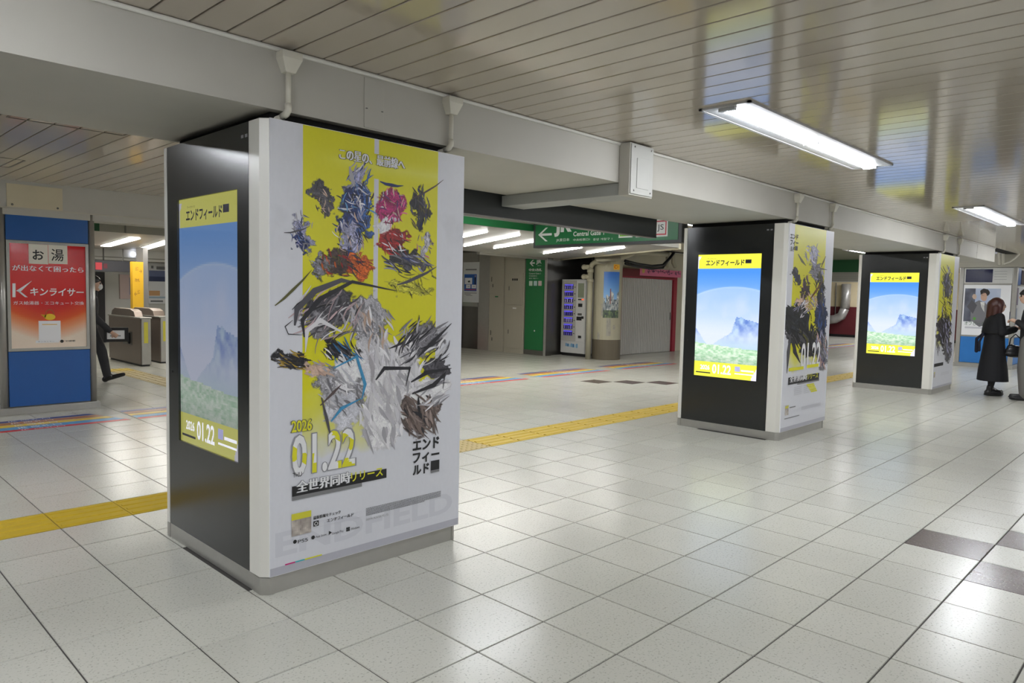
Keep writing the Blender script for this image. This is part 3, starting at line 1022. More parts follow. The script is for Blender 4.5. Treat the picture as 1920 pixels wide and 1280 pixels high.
def fn1(X, Z):
    c = np.ones(X.shape + (3,)) * np.array(WHT)
    n = fbm(X + 3, Z + 2, 6, 4)
    pat = np.clip((n - 0.5) * 6, 0, 1) * np.clip((Z - 1.3) * 2, 0, 1) * 0.5
    c = c * (1 - 0.06 * pat[..., None])
    y = (X > -0.586) & (X < 0.242)
    fade = np.clip((Z - 0.66) / 0.30 + (n - 0.5) * 0.8, 0, 1) * np.clip(1 - np.clip((0.98 - Z) * 3, 0, 1) * np.clip((X + 0.25) * 6, 0, 1), 0, 1)
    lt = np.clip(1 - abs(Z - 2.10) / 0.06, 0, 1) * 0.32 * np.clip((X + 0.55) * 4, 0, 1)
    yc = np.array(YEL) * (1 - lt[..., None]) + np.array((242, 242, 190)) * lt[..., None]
    c = np.where(y[..., None], c * (1 - fade[..., None]) + yc * fade[..., None], c)
    ln = (X > -0.183) & (X < -0.154) & (Z > 1.38) & ((Z > 2.165) | (Z < 2.04))
    c = np.where(ln[..., None], np.array((214, 214, 224)), c)
    c = wash(c, X, Z, PAINT1, 1.0, 3)
    c = np.where((Z < 0.128)[..., None], np.array((184, 184, 194)), c)
    return c


ps1 = poster(p1, PILLARS[0][0], fn1, 250, 440)
ps1['label'] = 'tall yellow and white printed poster with abstract brushwork'
wm = mat('watermark_ink', rgb(210, 211, 219), 0.5, var=0.02)
letter(ps1, 'ENDFIELD', 'Y', PV, lb_(516, 1046, 1000, 848, yr=930), wm, off=0.0009, bold=0.03)

A = Art('Y', PV, PY); A.lim = (-0.75, 0.436)
# ground tones of the brushwork
# upper cluster of shards
A.field(603, 372, 22, 30, [K, G1, BRN, TAN], 34, 22, 5, 1.0, 0.9, 1)
A.field(672, 330, 22, 26, [G3, LAV, NAVY, W_, BLU], 24, 40, 8, -1.1, 0.35, 2)
A.field(668, 385, 34, 46, [NAVY, BLU, LAV, SKY, W_, K], 96, 34, 7, 0.9, 1.2, 3)
A.field(660, 440, 34, 34, [NAVY, LAV, K, W_, BLU, TAN], 60, 30, 6, 1.1, 0.9, 4)
A.field(734, 388, 26, 34, [MAG, PNK, PUR, (120, 40, 70), W_, TAN], 70, 26, 6, 1.1, 1.1, 5)
A.field(787, 392, 18, 40, [K, OLV, G1, BRN, NAVY], 50, 30, 6, 1.3, 0.6, 6)
A.field(566, 436, 20, 36, [LAV, G3, BLU, NAVY, G2], 40, 26, 5, 0.9, 0.9, 7)
A.field(640, 492, 40, 26, [BRN, K, REDc, OLV, ORG], 70, 28, 7, 0.8, 0.8, 8)
A.field(676, 500, 24, 22, [ORG, REDc, BRN, K], 24, 26, 6, 0.9, 0.5, 9)
A.field(738, 455, 24, 24, [REDc, (120, 28, 30), K, W_, (196, 60, 60)], 46, 30, 6, 0.6, 0.7, 10)
A.field(765, 492, 42, 18, [K, G1, G2, NAVY, LAV], 60, 34, 7, 0.55, 0.35, 11)
A.field(795, 462, 16, 24, [G3, LAV, PNK, PUR, G2], 24, 18, 4, 1.0, 0.9, 12)
A.field(600, 505, 22, 22, [G2, OLV, LAV, G1], 24, 22, 5, 0.8, 0.9, 13)
A.field(770, 535, 44, 22, [(176, 174, 60), OLV, (196, 194, 70)], 30, 34, 4, 0.5, 0.8, 14)
for a, b, w, c in (((532, 436), (580, 424), 3, G1), ((515, 573), (584, 506), 5, OLV), ((772, 372), (831, 337), 3, BRN),
                   ((744, 534), (818, 500), 6, G1), ((712, 340), (756, 348), 6, NAVY), ((655, 312), (664, 350), 8, G3)):
    A.stroke([(a[0] + (b[0] - a[0]) * k / 4, a[1] + (b[1] - a[1]) * k / 4 + (3 if k in (1, 2, 3) else 0)) for k in range(5)], w, c)
# large lower sweep
A.field(740, 690, 44, 60, [W_, G3, (206, 204, 210), (190, 186, 192), W_], 80, 70, 17, 1.15, 0.5, 20)
A.field(640, 735, 40, 32, [G3, G2, W_, (196, 196, 204)], 50, 52, 12, 0.9, 0.7, 21)
A.field(690, 610, 46, 46, [G3, TAN, (190, 180, 178), G2, W_], 70, 46, 11, 1.4, 0.6, 22)
A.field(612, 590, 60, 52, [G1, K, G2, (150, 140, 142), W_, (190, 166, 170)], 90, 70, 8, -0.75, 0.55, 23)
A.field(715, 790, 40, 52, [W_, G3, (208, 206, 212)], 46, 64, 18, 1.3, 0.4, 24)
A.field(790, 780, 34, 40, [(96, 84, 80), (122, 106, 100), K, (150, 134, 128)], 60, 52, 12, 1.0, 0.5, 25)
A.field(790, 645, 50, 46, [G1, K, G2, G3, W_], 84, 56, 9, -0.9, 0.5, 26)
A.field(548, 676, 42, 16, [K, (60, 54, 40), G1, (170, 140, 50)], 50, 34, 8, 0.25, 0.35, 27)
A.field(596, 694, 24, 18, [TAN, (190, 160, 146), G3], 20, 34, 10, 0.4, 0.3, 28)
A.field(640, 660, 34, 20, [K, G1, (56, 120, 170), W_], 36, 44, 8, 0.8, 0.5, 29)
A.field(812, 735, 26, 26, [W_, G3, G2], 30, 50, 10, -0.5, 0.4, 30)
for pts, w, c in (([(552, 610), (556, 580), (590, 545), (640, 525), (668, 530)], 12, G1),
                  ([(570, 632), (566, 600), (600, 560), (660, 528), (742, 545)], 9, K),
                  ([(548, 600), (534, 612), (540, 626), (570, 628)], 2, K),
                  ([(640, 622), (600, 600), (575, 620), (572, 660)], 10, W_),
                  ([(625, 690), (668, 668), (684, 720), (678, 748)], 7, (70, 150, 196)),
                  ([(620, 790), (640, 765), (680, 745)], 6, (70, 150, 196)),
                  ([(704, 712), (720, 690), (768, 690), (760, 724)], 8, K),
                  ([(784, 668), (812, 640), (846, 606)], 7, K), ([(770, 716), (800, 698), (846, 690)], 8, K),
                  ([(772, 738), (812, 722), (834, 700), (830, 728)], 9, K),
                  ([(602, 745), (612, 785), (622, 830)], 6, G1), ([(600, 760), (625, 735), (640, 720)], 5, (92, 78, 78))):
    A.stroke(pts, w, c)
A.build(ps1, M_PRINT)

outl = mat('outline_ink', rgb(120, 118, 88), 0.5, var=0.02)
olg = mat('outline_grey', rgb(150, 150, 156), 0.5, var=0.02)
letter(ps1, 'この星の、最前線へ', 'Y', PV, lb_(636, 299, 276, 758, yr=300), outl, off=0.0032, emb=0.006)
letter(ps1, 'この星の、最前線へ', 'Y', PV, lb_(636, 298, 277, 758, yr=300), M_INKW, off=0.0038, emb=0.002)
letter(ps1, '2026', 'Y', PV, lb_(545, 812, 788, 585, yr=800), outl, off=0.0032, bold=0.03, emb=0.003)
letter(ps1, '2026', 'Y', PV, lb_(546, 811, 789, 584, yr=800), M_INKY, off=0.0038, bold=0.02)
letter(ps1, '01.22', 'Y', PV, lb_(545, 896, 815, 667, yr=840), olg, off=0.0032, bold=0.035, emb=0.003)
o = letter(ps1, '01.22', 'Y', PV, lb_(547, 894, 817, 665, yr=840), M_PRINT, off=0.0040, bold=0.025)
bm = bmesh.new(); bm.from_mesh(o.data); bmesh.ops.triangulate(bm, faces=bm.faces[:])
bmesh.ops.subdivide_edges(bm, edges=[e for e in bm.edges if e.calc_length() > 0.03], cuts=3, use_grid_fill=True); bm.to_mesh(o.data); bm.free()
date_colours(o)
letter(ps1, 'THU', 'Y', PV, lb_(548, 895, 886.5, 565, yr=890), M_INK, off=0.0046)
bx = lb_(547, 931, 912, 724, yr=888)
block(ps1, bx, M_INK, 'headline_bar', 0.0030)
b2 = lb_(547, 938.5, 931, 678, yr=905)
block(ps1, b2, M_INKG, 'headline_bar', 0.0030)
letter(ps1, '全世界同時', 'Y', PV, lb_(555.5, 925, 901, 656, yr=905), olg, off=0.0036, emb=0.005)
letter(ps1, '全世界同時', 'Y', PV, lb_(556, 924, 902, 656, yr=905), M_INKW, off=0.0040, emb=0.002)
letter(ps1, 'リリース', 'Y', PV, lb_(657.5, 903, 886, 717, yr=893), M_INKY, off=0.0040, bold=0.015)
for body, yb, yt, x1 in (('エンド', 847, 825, 823), ('フィー', 870, 850, 823), ('ルド', 891.5, 872.5, 804)):
    letter(ps1, body, 'Y', PV, lb_(773, yb, yt, x1, yr=(yb + yt) / 2 - 8), M_INK, off=0.0036, bold=0.038)
letter(ps1, 'アークナイツ', 'Y', PV, lb_(773, 823, 818, 797), M_INK, off=0.0036)
block(ps1, lb_(807, 882, 864, 823, yr=865), M_INK, 'logo_square', 0.0034)
block(ps1, lb_(807, 886.5, 882.5, 823, yr=865), M_INKG, 'logo_square', 0.0034)


def app_icon(parent, box, seed):
    u0, v0, u1, v1 = box

    def f(U, V):
        n = fbm(U + seed, V, 4, seed)
        c = lerp((214, 206, 196), (150, 140, 134), n * 1.6 - 0.3)
        return np.where(((V > 0.72) & (n > 0.42))[..., None], np.array((214, 208, 60)), c)
    grid_print('app_tile', 'Y', PV, box, 12, 14, f, M_PRINT, parent, 0.0030)


app_icon(ps1, lb_(546, 1006, 964, 583, yr=970), 3)
letter(ps1, '最新情報をチェック', 'Y', PV, lb_(587, 974, 967.5, 638, yr=960), M_INK, off=0.0030, emb=0.0006)
letter(ps1, 'エンドフィールド', 'Y', PV, lb_(613, 979, 972.5, 662, yr=965), M_INK, off=0.0030, emb=0.0006)
block(ps1, lb_(587, 987, 977, 597, yr=980), M_INK, 'search_icon', 0.0030)
q = MB()
for k in range(10):
    a = 2 * math.pi * k / 10
    b = 2 * math.pi * (k + 1) / 10
    ub, vb = PY(592, 981, PV)
    polyp(q, 'Y', PV, [(ub + r * math.cos(w), vb + r * math.sin(w)) for r, w in ((.007, a), (.010, a), (.010, b), (.007, b))], 0.0038)
q.build('search_ring', M_INKW, ps1)
bb = lb_(598, 987, 977, 677, yr=960)
q = MB()
for z_ in (bb[1], bb[3]): rect(q, 'Y', PV, bb[0], z_ - 0.0006, bb[2], z_ + 0.0006, t=0.0004, off=0.0024)
q.build('search_box', M_INKL, ps1)
tb = lb_(686, 967, 952, 826, yr=928)
rr = random.Random(4)
q = MB()
for k in range(6):
    z_ = tb[1] + (tb[3] - tb[1]) * (k + 0.5) / 6
    x = tb[0]
    end = tb[2] - (0.0 if k > 0 else 0.12)
    while x < end:
        w = rr.uniform(0.004, 0.012)
        rect(q, 'Y', PV, x, z_ - 0.0018, min(x + w, end), z_ + 0.0018, t=0.0003, off=0.0024)
        x += w + 0.002
q.build('small_print', M_INKG, ps1)
letter(ps1, '©GRYPH FRONTIER PTE. LTD.', 'Y', PV, lb_(686, 976, 972, 728, yr=960), M_INKG, off=0.0030)
for body, x0_, yb, yt, x1_ in (('PS5', 558, 1018.5, 1012, 577), ('App Store', 591.5, 1009, 1004, 611.5),
                               ('Google Play', 622, 1003, 997.5, 643.5), ('Windows', 657, 993.5, 989, 673.5)):
    letter(ps1, body, 'Y', PV, lb_(x0_, yb, yt, x1_, yr=yb - 6), M_INK, off=0.0030)
for x0_, y_, x1_ in ((549, 1018, 556), (584, 1010, 589), (616, 1001, 621), (649, 994.5, 655)):
    ub, vb = PY((x0_ + x1_) / 2, y_ - 3, PV)
    q = MB()
    if x0_ == 616:
        polyp(q, 'Y', PV, [(ub - .008, vb - .011), (ub + .010, vb), (ub - .008, vb + .011)], 0.003)
    elif x0_ == 649:
        for a, b in ((-1, -1), (1, -1), (-1, 1), (1, 1)):
            polyp(q, 'Y', PV, [(ub + a * .0055 - .005, vb + b * .0055 - .005), (ub + a * .0055 + .005, vb + b * .0055 - .005), (ub + a * .0055 + .005, vb + b * .0055 + .005), (ub + a * .0055 - .005, vb + b * .0055 + .005)], 0.003)
    else:
        polyp(q, 'Y', PV, [(ub + .010 * math.cos(k * .524), vb + .010 * math.sin(k * .524)) for k in range(12)], 0.003)
    q.build('store_icon', M_INK, ps1)
for x0_, x1_, c in ((534, 553, mat('ink_magenta', rgb(206, 20, 120), 0.5)), (553, 571, mat('ink_cyan', rgb(60, 180, 190), 0.5)), (571, 603, M_INKY)):
    a = PY(x0_, 1056, PV)[0]; b = PY(x1_, 1050, PV)[0]
    block(ps1, (a, 0.129, b, 0.135), c, 'registration_stripe', 0.0024)

# ---------------------------------------------------------------- second pillar
p2 = pillar(*PILLARS[1], 'middle advertising pillar with a bright lit screen and a narrow yellow poster', 1.2, 2)
c2 = PILLARS[1][0]
ya0, ya1 = PY(1491, 430, PV)[0], PY(1549, 440, PV)[0]


def fn2(X, Z):
    c = np.ones(X.shape + (3,)) * np.array(WHT)
    n = fbm(X + 1, Z + 5, 6, 11)
    y = (X > ya0) & (X < ya1)
    f = np.clip((Z - 0.72) / 0.25 + (n - 0.5), 0, 1)
    c = np.where(y[..., None], c * (1 - f[..., None]) + np.array(YEL) * f[..., None], c)
    c = wash(c, X, Z, PAINT2, 0.5, 8)
    return np.where((Z < 0.128)[..., None], np.array((184, 184, 194)), c)


ps2 = poster(p2, c2, fn2, 110, 210)
A = Art('Y', PV, PY); A.lim = (c2 - PHX + 0.034, c2 + PHX + 0.012)
A.field(1523, 478, 12, 22, [LAV, G3, G2, W_], 34, 26, 5, 1.3, 0.6, 40)
A.field(1532, 508, 12, 20, [G1, G2, LAV], 26, 22, 4, 0.8, 0.8, 41)
A.field(1494, 518, 6, 16, [K, G1, NAVY], 22, 18, 5, 1.3, 0.4, 42)
A.field(1511, 540, 6, 22, [PUR, BRN, K], 24, 26, 4, 1.5, 0.2, 43)
A.field(1538, 540, 8, 30, [K, G1, OLV], 30, 30, 5, 1.6, 0.3, 44)
A.field(1512, 568, 20, 16, [TAN, (206, 186, 120), LAV, (196, 150, 110)], 34, 26, 6, 1.2, 0.5, 45)
A.field(1540, 590, 9, 40, [NAVY, (46, 58, 86), G1, BLU], 44, 40, 6, 1.6, 0.25, 46)
A.field(1498, 610, 28, 34, [K, (30, 32, 34), (46, 50, 56), G1, (40, 44, 40)], 110, 40, 10, 1.2, 0.7, 47)
A.field(1520, 640, 22, 26, [K, (34, 36, 36), OLV, G1], 60, 30, 7, 1.3, 0.6, 48)
A.field(1541, 655, 12, 34, [LAV, G1, G2, NAVY, (196, 160, 150)], 56, 36, 5, 1.5, 0.4, 49)
A.field(1500, 580, 16, 14, [W_, LAV, G1], 22, 24, 5, -0.8, 0.4, 50)
for pts, w, c in (([(1519, 560), (1530, 545), (1541, 528)], 4, (120, 80, 40)), ([(1496, 476), (1504, 490), (1511, 498)], 4, OLV),
                  ([(1548, 480), (1543, 492), (1540, 500)], 2, BRN), ([(1482, 625), (1478, 660), (1475, 700)], 6, G1),
                  ([(1519, 590), (1518, 605), (1517, 620)], 4, YEL), ([(1487, 630), (1490, 660), (1500, 680)], 7, K)):
    A.stroke(pts, w, c)
A.build(ps2, M_PRINT)
for body, yb, yt, x1 in (('エンド', 447.5, 437, 1496), ('フィー', 459.5, 449, 1496), ('ルド', 471, 461, 1489)):
    letter(ps2, body, 'Y', PV, lb_(1481, yb, yt, x1, yr=yb), M_INK, off=0.004, bold=0.035)
block(ps2, lb_(1490, 469, 461, 1495, yr=462), M_INK, 'logo_square', 0.004)
letter(ps2, '01.22', 'Y', PV, lb_(1500, 693, 643, 1537, yr=668), M_INKW, off=0.0045, bold=0.025)
for a, b, c, d in ((1478, 696, 690, 1506), (1512, 690, 684, 1534)):
    block(ps2, lb_(a, b, c, d, yr=c), M_INKY, 'highlight_bar', 0.0048)
block(ps2, lb_(1477, 721.5, 708, 1535, yr=705), M_INK, 'headline_bar', 0.0042)
block(ps2, lb_(1494, 721, 717, 1535, yr=715), M_INKG, 'headline_bar', 0.0041)
letter(ps2, '全世界同時', 'Y', PV, lb_(1480, 717, 706, 1512, yr=708), M_INKW, off=0.005, emb=0.004)
letter(ps2, 'リリース', 'Y', PV, lb_(1512.5, 711, 701, 1533, yr=703), M_INKY, off=0.005, bold=0.015)
rr = random.Random(8)
q = MB(); q2 = MB()
tb = lb_(1477, 744, 726, 1534, yr=730)
for k in range(5):
    z_ = tb[1] + (tb[3] - tb[1]) * (k + 0.5) / 5
    for a, b in ((0.18, 0.42), (0.5, 0.9 - 0.06 * k)):
        rect(q, 'Y', PV, tb[0] + (tb[2] - tb[0]) * a, z_ - 0.006, tb[0] + (tb[2] - tb[0]) * b, z_ + 0.002, t=0.0003, off=0.003)
    rect(q2, 'Y', PV, tb[0] + (tb[2] - tb[0]) * (0.74 - 0.04 * k), z_ - 0.01, tb[0] + (tb[2] - tb[0]) * (0.95 - 0.03 * k), z_ + 0.006, t=0.0003, off=0.0034)
q.build('small_print', M_INKL, ps2); q2.build('highlight_bar', M_INKY, ps2)
app_icon(ps2, lb_(1471, 779, 761, 1478, yr=770), 7)
q = MB()
tb = lb_(1502, 769, 762, 1538, yr=755)
for k in range(4):
    z_ = tb[1] + (tb[3] - tb[1]) * (k + 0.5) / 4
    rect(q, 'Y', PV, tb[0], z_ - 0.002, tb[2], z_ + 0.003, t=0.0003, off=0.003)
q.build('small_print', M_INKL, ps2)
block(ps2, lb_(1480, 765, 763, 1491, yr=762), M_INKG, 'small_print', 0.003)
block(ps2, lb_(1470, 786, 784.5, 1498, yr=780), M_INKG, 'small_print', 0.003)

# ---------------------------------------------------------------- third pillar
p3 = pillar(*PILLARS[2], 'farthest advertising pillar with a small bright screen, beside the two people', 1.2, 3)
c3 = PILLARS[2][0]
yb0, yb1 = PY(1765, 480, PV)[0], PY(1790, 490, PV)[0]


def fn3(X, Z):
    c = np.ones(X.shape + (3,)) * np.array(WHT)
    n = fbm(X + 1, Z + 5, 6, 15)
    y = (X > yb0) & (X < yb1)
    f = np.clip((Z - 0.75) / 0.25 + (n - 0.5), 0, 1)
    c = np.where(y[..., None], c * (1 - f[..., None]) + np.array((226, 222, 60)) * f[..., None], c)
    c = wash(c, X, Z, PAINT3, 0.35, 9)
    return np.where((Z < 0.128)[..., None], np.array((184, 184, 194)), c)


ps3 = poster(p3, c3, fn3, 70, 140)
A = Art('Y', PV, PY); A.lim = (c3 - PHX + 0.034, c3 + PHX + 0.012)
A.field(1776, 530, 11, 30, [K, G1, NAVY, OLV, LAV], 60, 26, 3, 1.4, 0.5, 60)
A.field(1776, 575, 11, 26, [OLV, G1, BRN, LAV], 40, 22, 3, 1.3, 0.6, 61)
A.field(1771, 620, 13, 30, [K, G1, (46, 48, 56), LAV], 70, 30, 5, 1.4, 0.4, 62)
A.field(1776, 655, 9, 22, [G1, G2, K, LAV], 34, 26, 4, 1.5, 0.3, 63)
A.field(1758, 640, 3, 22, [K, G1], 12, 24, 3, 1.6, 0.2, 64)
A.build(ps3, M_PRINT)
block(ps3, lb_(1751, 688, 682, 1768, yr=680), M_INK, 'headline_bar', 0.004)
for k, (b_, yy) in enumerate((('エンド', 668), ('フィー', 675), ('ルド', 682))):
    letter(ps3, b_, 'Y', PV, lb_(1775, yy, yy - 6, 1780, yr=yy - 3), M_INK, off=0.004, bold=0.01)
app_icon(ps3, lb_(1750, 708, 698, 1753, yr=703), 9)
q = MB()
tb = lb_(1764, 704, 698, 1779, yr=697)
for k in range(3):
    z_ = tb[1] + (tb[3] - tb[1]) * (k + 0.5) / 3
    rect(q, 'Y', PV, tb[0], z_ - 0.002, tb[2], z_ + 0.004, t=0.0003, off=0.003)
q.build('small_print', M_INKL, ps3)


# ================================================================== SIGNS OVER THE GATES
fs = thing('overhead_sign_box', (2.5, 2.76, 2.09), 'long dark grey back of an overhead sign box behind the beam', 'sign')
MB().box(0.62, 2.72, 2.105, 4.36, 2.80, 2.44).build('back_panel', M_SIGNBK, fs)
MB().box(0.62, 2.714, 2.097, 4.36, 2.806, 2.105).build('edge_strip', M_STEELD, fs)
for x in (1.0, 2.9, 4.0):
    MB().tube([(x, 2.76, 2.44), (x, 2.76, CZ + 0.005)], 0.012, 8).build('hanger_rod', M_STEELD, fs)

SX = 4.9
gs = thing('hanging_direction_sign', (SX, 3.85, 2.06), 'green hanging sign with white arrow to Central Gate 1', 'sign')
y0s, y1s, z0s, z1s = 2.73, 5.03, 2.085, 2.42
MB().box(SX, y0s, z0s, SX + 0.12, y1s, z1s).build('sign_case', M_SIGNBK, gs, bevel=0.004)
face = MB().box(SX - 0.004, y0s + 0.05, z0s + 0.035, SX, y1s - 0.04, z1s - 0.03).build('sign_face', M_GREEN, gs)
for yy in (3.1, 4.6):
    MB().tube([(SX + 0.06, yy, z1s), (SX + 0.06, yy, CZ + 0.005)], 0.012, 8).build('hanger_rod', M_STEELD, gs)
SV = SX - 0.004


def arrow(parent, pl, val, box, m, w, off=0.001):
    u0, v0, u1, v1 = box
    vm = (v0 + v1) / 2
    q = MB()
    h = (v1 - v0) / 2
    polyp(q, pl, val, [(u0 + w * 0.9, vm - w / 2), (u1, vm - w / 2), (u1, vm + w / 2), (u0 + w * 0.9, vm + w / 2)], off)
    k = (u1 - u0) * 0.55
    for sg in (1, -1):
        polyp(q, pl, val, [(u0, vm), (u0 + k, vm + sg * h), (u0 + k + w * 1.3, vm + sg * h), (u0 + w * 1.35, vm)], off + 0.0002)
    return q.build('arrow', m, parent)


arrow(face, 'X', SV, pbox(PX, SV, 1009, 453, 1035, 426), M_SIGNW, 0.03)
letter(face, 'JR', 'X', SV, pbox(PX, SV, 1039, 444, 1073, 406), M_SIGNW, bold=0.05)
letter(face, 'JR東日本', 'X', SV, pbox(PX, SV, 1043, 454, 1068, 446), M_SIGNW)
letter(face, '中央1改札', 'X', SV, pbox(PX, SV, 1075, 428, 1130, 412), M_SIGNW)
letter(face, 'Central Gate 1', 'X', SV, pbox(PX, SV, 1075, 443, 1133, 431), M_SIGNW, bold=0.02)
letter(face, '中央检票口1', 'X', SV, pbox(PX, SV, 1075, 452, 1106, 446), M_SIGNW)
letter(face, '중앙 개찰구 1', 'X', SV, pbox(PX, SV, 1112, 451, 1148, 445), M_SIGNW)
M_JSR = mat('line_red', rgb(190, 30, 54), 0.4)
M_JYG = mat('line_green', rgb(120, 190, 50), 0.4)


def line_plate(x0, x1, txt, m):
    b = pbox(PX, SV, x0, 446 - 0.03 * (x0 - 1160), x1, 411)
    w = b[2] - b[0]; b = (b[0], b[1], b[2], b[1] + w * 1.05)
    q = MB(); rect(q, 'X', SV, *b, t=0.003, off=0.0); pl = q.build('line_plate', M_SIGNW, face, bevel=0.001)
    k = 0.018
    q = MB(); rect(q, 'X', SV, b[0] + k, b[1] + k, b[2] - k, b[3] - k, t=0.001, off=0.0031); q.build('line_square', m, face)
    k = 0.034
    q = MB(); rect(q, 'X', SV, b[0] + k, b[1] + k, b[2] - k, b[3] - k, t=0.001, off=0.0035); q.build('line_square', M_SIGNW, face)
    if txt: letter(face, txt, 'X', SV, (b[0] + w * .28, b[1] + w * .3, b[2] - w * .28, b[3] - w * .32), M_INK, off=0.006)


line_plate(1160, 1187, 'JY', M_JYG)
line_plate(1192, 1219, 'JA', mat('line_teal', rgb(0, 140, 90), 0.4))
line_plate(1225, 1253, 'JS', M_JSR)

# ================================================================== LOCKER WALL (X = 10.4)
LX = 10.4
lw = struct(MB().box(LX, 9.62, -0.004, LX + 0.2, 14.5, CZ + 0.06).build('wall_back_right', M_STEELD))
MB().box(LX - 0.012, 11.56, 0.0, LX, 11.97, 2.5).build('steel_pilaster', M_STEEL, lw, bevel=0.003)
MB().box(LX - 0.015, 9.62, 0.0, LX, 9.69, 2.5).build('steel_edge', M_STEEL, lw, bevel=0.003)
MB().box(LX - 0.01, 12.0, 1.1, LX, 13.6, 2.5).build('steel_panel', M_STEEL, lw, bevel=0.002)
MB().box(LX - 0.008, 9.70, 0.0, LX, 10.31, 0.10).build('skirting', M_STEELD, lw)

lk = thing('locker', (LX - 0.02, 11.28, 0), 'narrow beige steel locker with two doors beside the notice poster', 'locker', 'lockers in the metal wall')
MB().box(LX - 0.02, 11.02, 0.0, LX - 0.001, 11.545, 2.5).build('carcass', M_LOCK, lk)
for z0_, z1_, lb__ in ((0.10, 1.43, 1), (1.45, 2.45, 0)):
    d = MB().box(LX - 0.034, 11.03, z0_, LX - 0.018, 11.535, z1_).build('door', M_LOCK, lk, bevel=0.002)
    MB().box(LX - 0.04, 11.45, z0_ + 0.30, LX - 0.033, 11.475, z0_ + 0.42).build('handle', M_STEELD, d)
    MB().box(LX - 0.04, 11.40, z0_ + 0.16, LX - 0.033, 11.43, z0_ + 0.24).build('latch', M_STEELD, d)
    if lb__:
        MB().box(LX - 0.036, 11.22, 1.36, LX - 0.0335, 11.33, 1.39).build('number_tag', M_GREEN, d)
lk = thing('locker', (LX - 0.02, 10.66, 0), 'wider beige steel locker with a vented door next to the green panel', 'locker', 'lockers in the metal wall')
MB().box(LX - 0.02, 10.335, 0.0, LX - 0.001, 11.005, 2.5).build('carcass', M_LOCK, lk)
for z0_, z1_ in ((0.12, 1.17), (1.19, 1.96)):
    d = MB().box(LX - 0.034, 10.37, z0_, LX - 0.018, 10.90, z1_).build('door', M_LOCK, lk, bevel=0.002)
    MB().box(LX - 0.04, 10.83, z0_ + 0.35, LX - 0.033, 10.85, z0_ + 0.45).build('handle', M_STEELD, d)
    if z1_ > 1.5:
        for k in range(3):
            MB().box(LX - 0.036, 10.55 + k * 0.07, 1.78, LX - 0.0335, 10.60 + k * 0.07, 1.83).build('vent', M_BLACKP, d)
    else:
        MB().box(LX - 0.036, 10.58, 1.09, LX - 0.0335, 10.70, 1.12).build('number_tag', M_SIGNW, d)

gp = thing('wall_direction_panel', (LX - 0.01, 10.0, 0.1), 'tall narrow green wall panel with arrow and gate directions', 'sign')
gpf = MB().box(LX - 0.016, 9.705, 0.12, LX - 0.001, 10.30, 2.45).build('panel', M_GREEN, gp)
GV = LX - 0.016
arrow(gpf, 'X', GV, pbox(PX, GV, 993, 499, 1003, 487), M_SIGNW, 0.035)
letter(gpf, 'JR', 'X', GV, pbox(PX, GV, 1005, 496, 1016, 487), M_SIGNW, bold=0.04)
letter(gpf, 'JR東日本', 'X', GV, pbox(PX, GV, 1007, 499, 1015, 497), M_SIGNW)
letter(gpf, '中央1改札', 'X', GV, pbox(PX, GV, 992, 508.5, 1016, 503), M_SIGNW, emb=0.004)
letter(gpf, 'Central Gate 1', 'X', GV, pbox(PX, GV, 992, 514, 1014, 511), M_SIGNW)
letter(gpf, '中央检票口1', 'X', GV, pbox(PX, GV, 992, 518.5, 1007, 516), M_SIGNW)
letter(gpf, '중앙 개찰구 1', 'X', GV, pbox(PX, GV, 992, 523, 1009, 520.5), M_SIGNW)
for k, m in enumerate((mat('plate_pale_green', rgb(190, 205, 190), 0.4), mat('plate_pale_teal', rgb(180, 205, 206), 0.4), mat('plate_pale_red', rgb(214, 190, 190), 0.4))):
    q = MB(); rect(q, 'X', GV, *pbox(PX, GV, 992 + k * 8.6, 535.5, 998.5 + k * 8.6, 526.5), t=0.002, off=0.0)
    q.build('line_plate', m, gpf)
q = MB(); q.ball((GV, -PX(1002, 620, GV)[0], PX(1002, 620, GV)[1]), .004, .02, .02, 10, 6); q.build('bolt', M_SIGNW, gpf)

# notice poster
nb = pbox(PX, LX - 0.012, 868, 566, 899, 491)
q = MB(); rect(q, 'X', LX - 0.012, *nb, t=0.006)
ntp = tag(q.build('notice_poster', mat('paper_white', rgb(214, 216, 216), 0.5)), 'white notice poster with a blue panel on the steel wall', 'poster')
NV = LX - 0.019
W, H = nb[2] - nb[0], nb[3] - nb[1]


def NB(a, b, c, d): return (nb[0] + W * a, nb[1] + H * b, nb[0] + W * c, nb[1] + H * d)


for b, m, n in ((NB(.08, .28, .86, .70), mat('print_blue', rgb(44, 96, 178), 0.5), 'blue_field'), (NB(.12, .45, .58, .61), M_INKW, 'white_box'),
                (NB(.20, .35, .48, .44), M_INKW, 'white_box'), (NB(.55, .35, .83, .44), M_INKW, 'white_box'),
                (NB(.13, .305, .82, .325), mat('print_red', rgb(190, 50, 60), 0.5), 'red_line'), (NB(.15, .80, .85, .83), M_INKG, 'small_print'),
                (NB(.10, .225, .88, .24), M_INKG, 'small_print'), (NB(.10, .195, .50, .207), M_INKG, 'small_print'), (NB(.20, .165, .6, .177), M_INKG, 'small_print'),
                (NB(.32, .50, .45, .54), M_INKG, 'small_print'), (NB(.30, .385, .42, .40), M_INKG, 'small_print'), (NB(.63, .385, .76, .40), M_INKG, 'small_print'),
                (NB(.73, .44, .80, .62), M_INK, 'printed_figure'), (NB(.745, .63, .80, .675), mat('print_skin', rgb(200, 160, 140), 0.5), 'printed_figure')):
    q = MB(); rect(q, 'X', NV, *b, t=0.0008, off=0.0008 if n != 'blue_field' else 0.0)
    q.build(n, m, ntp)

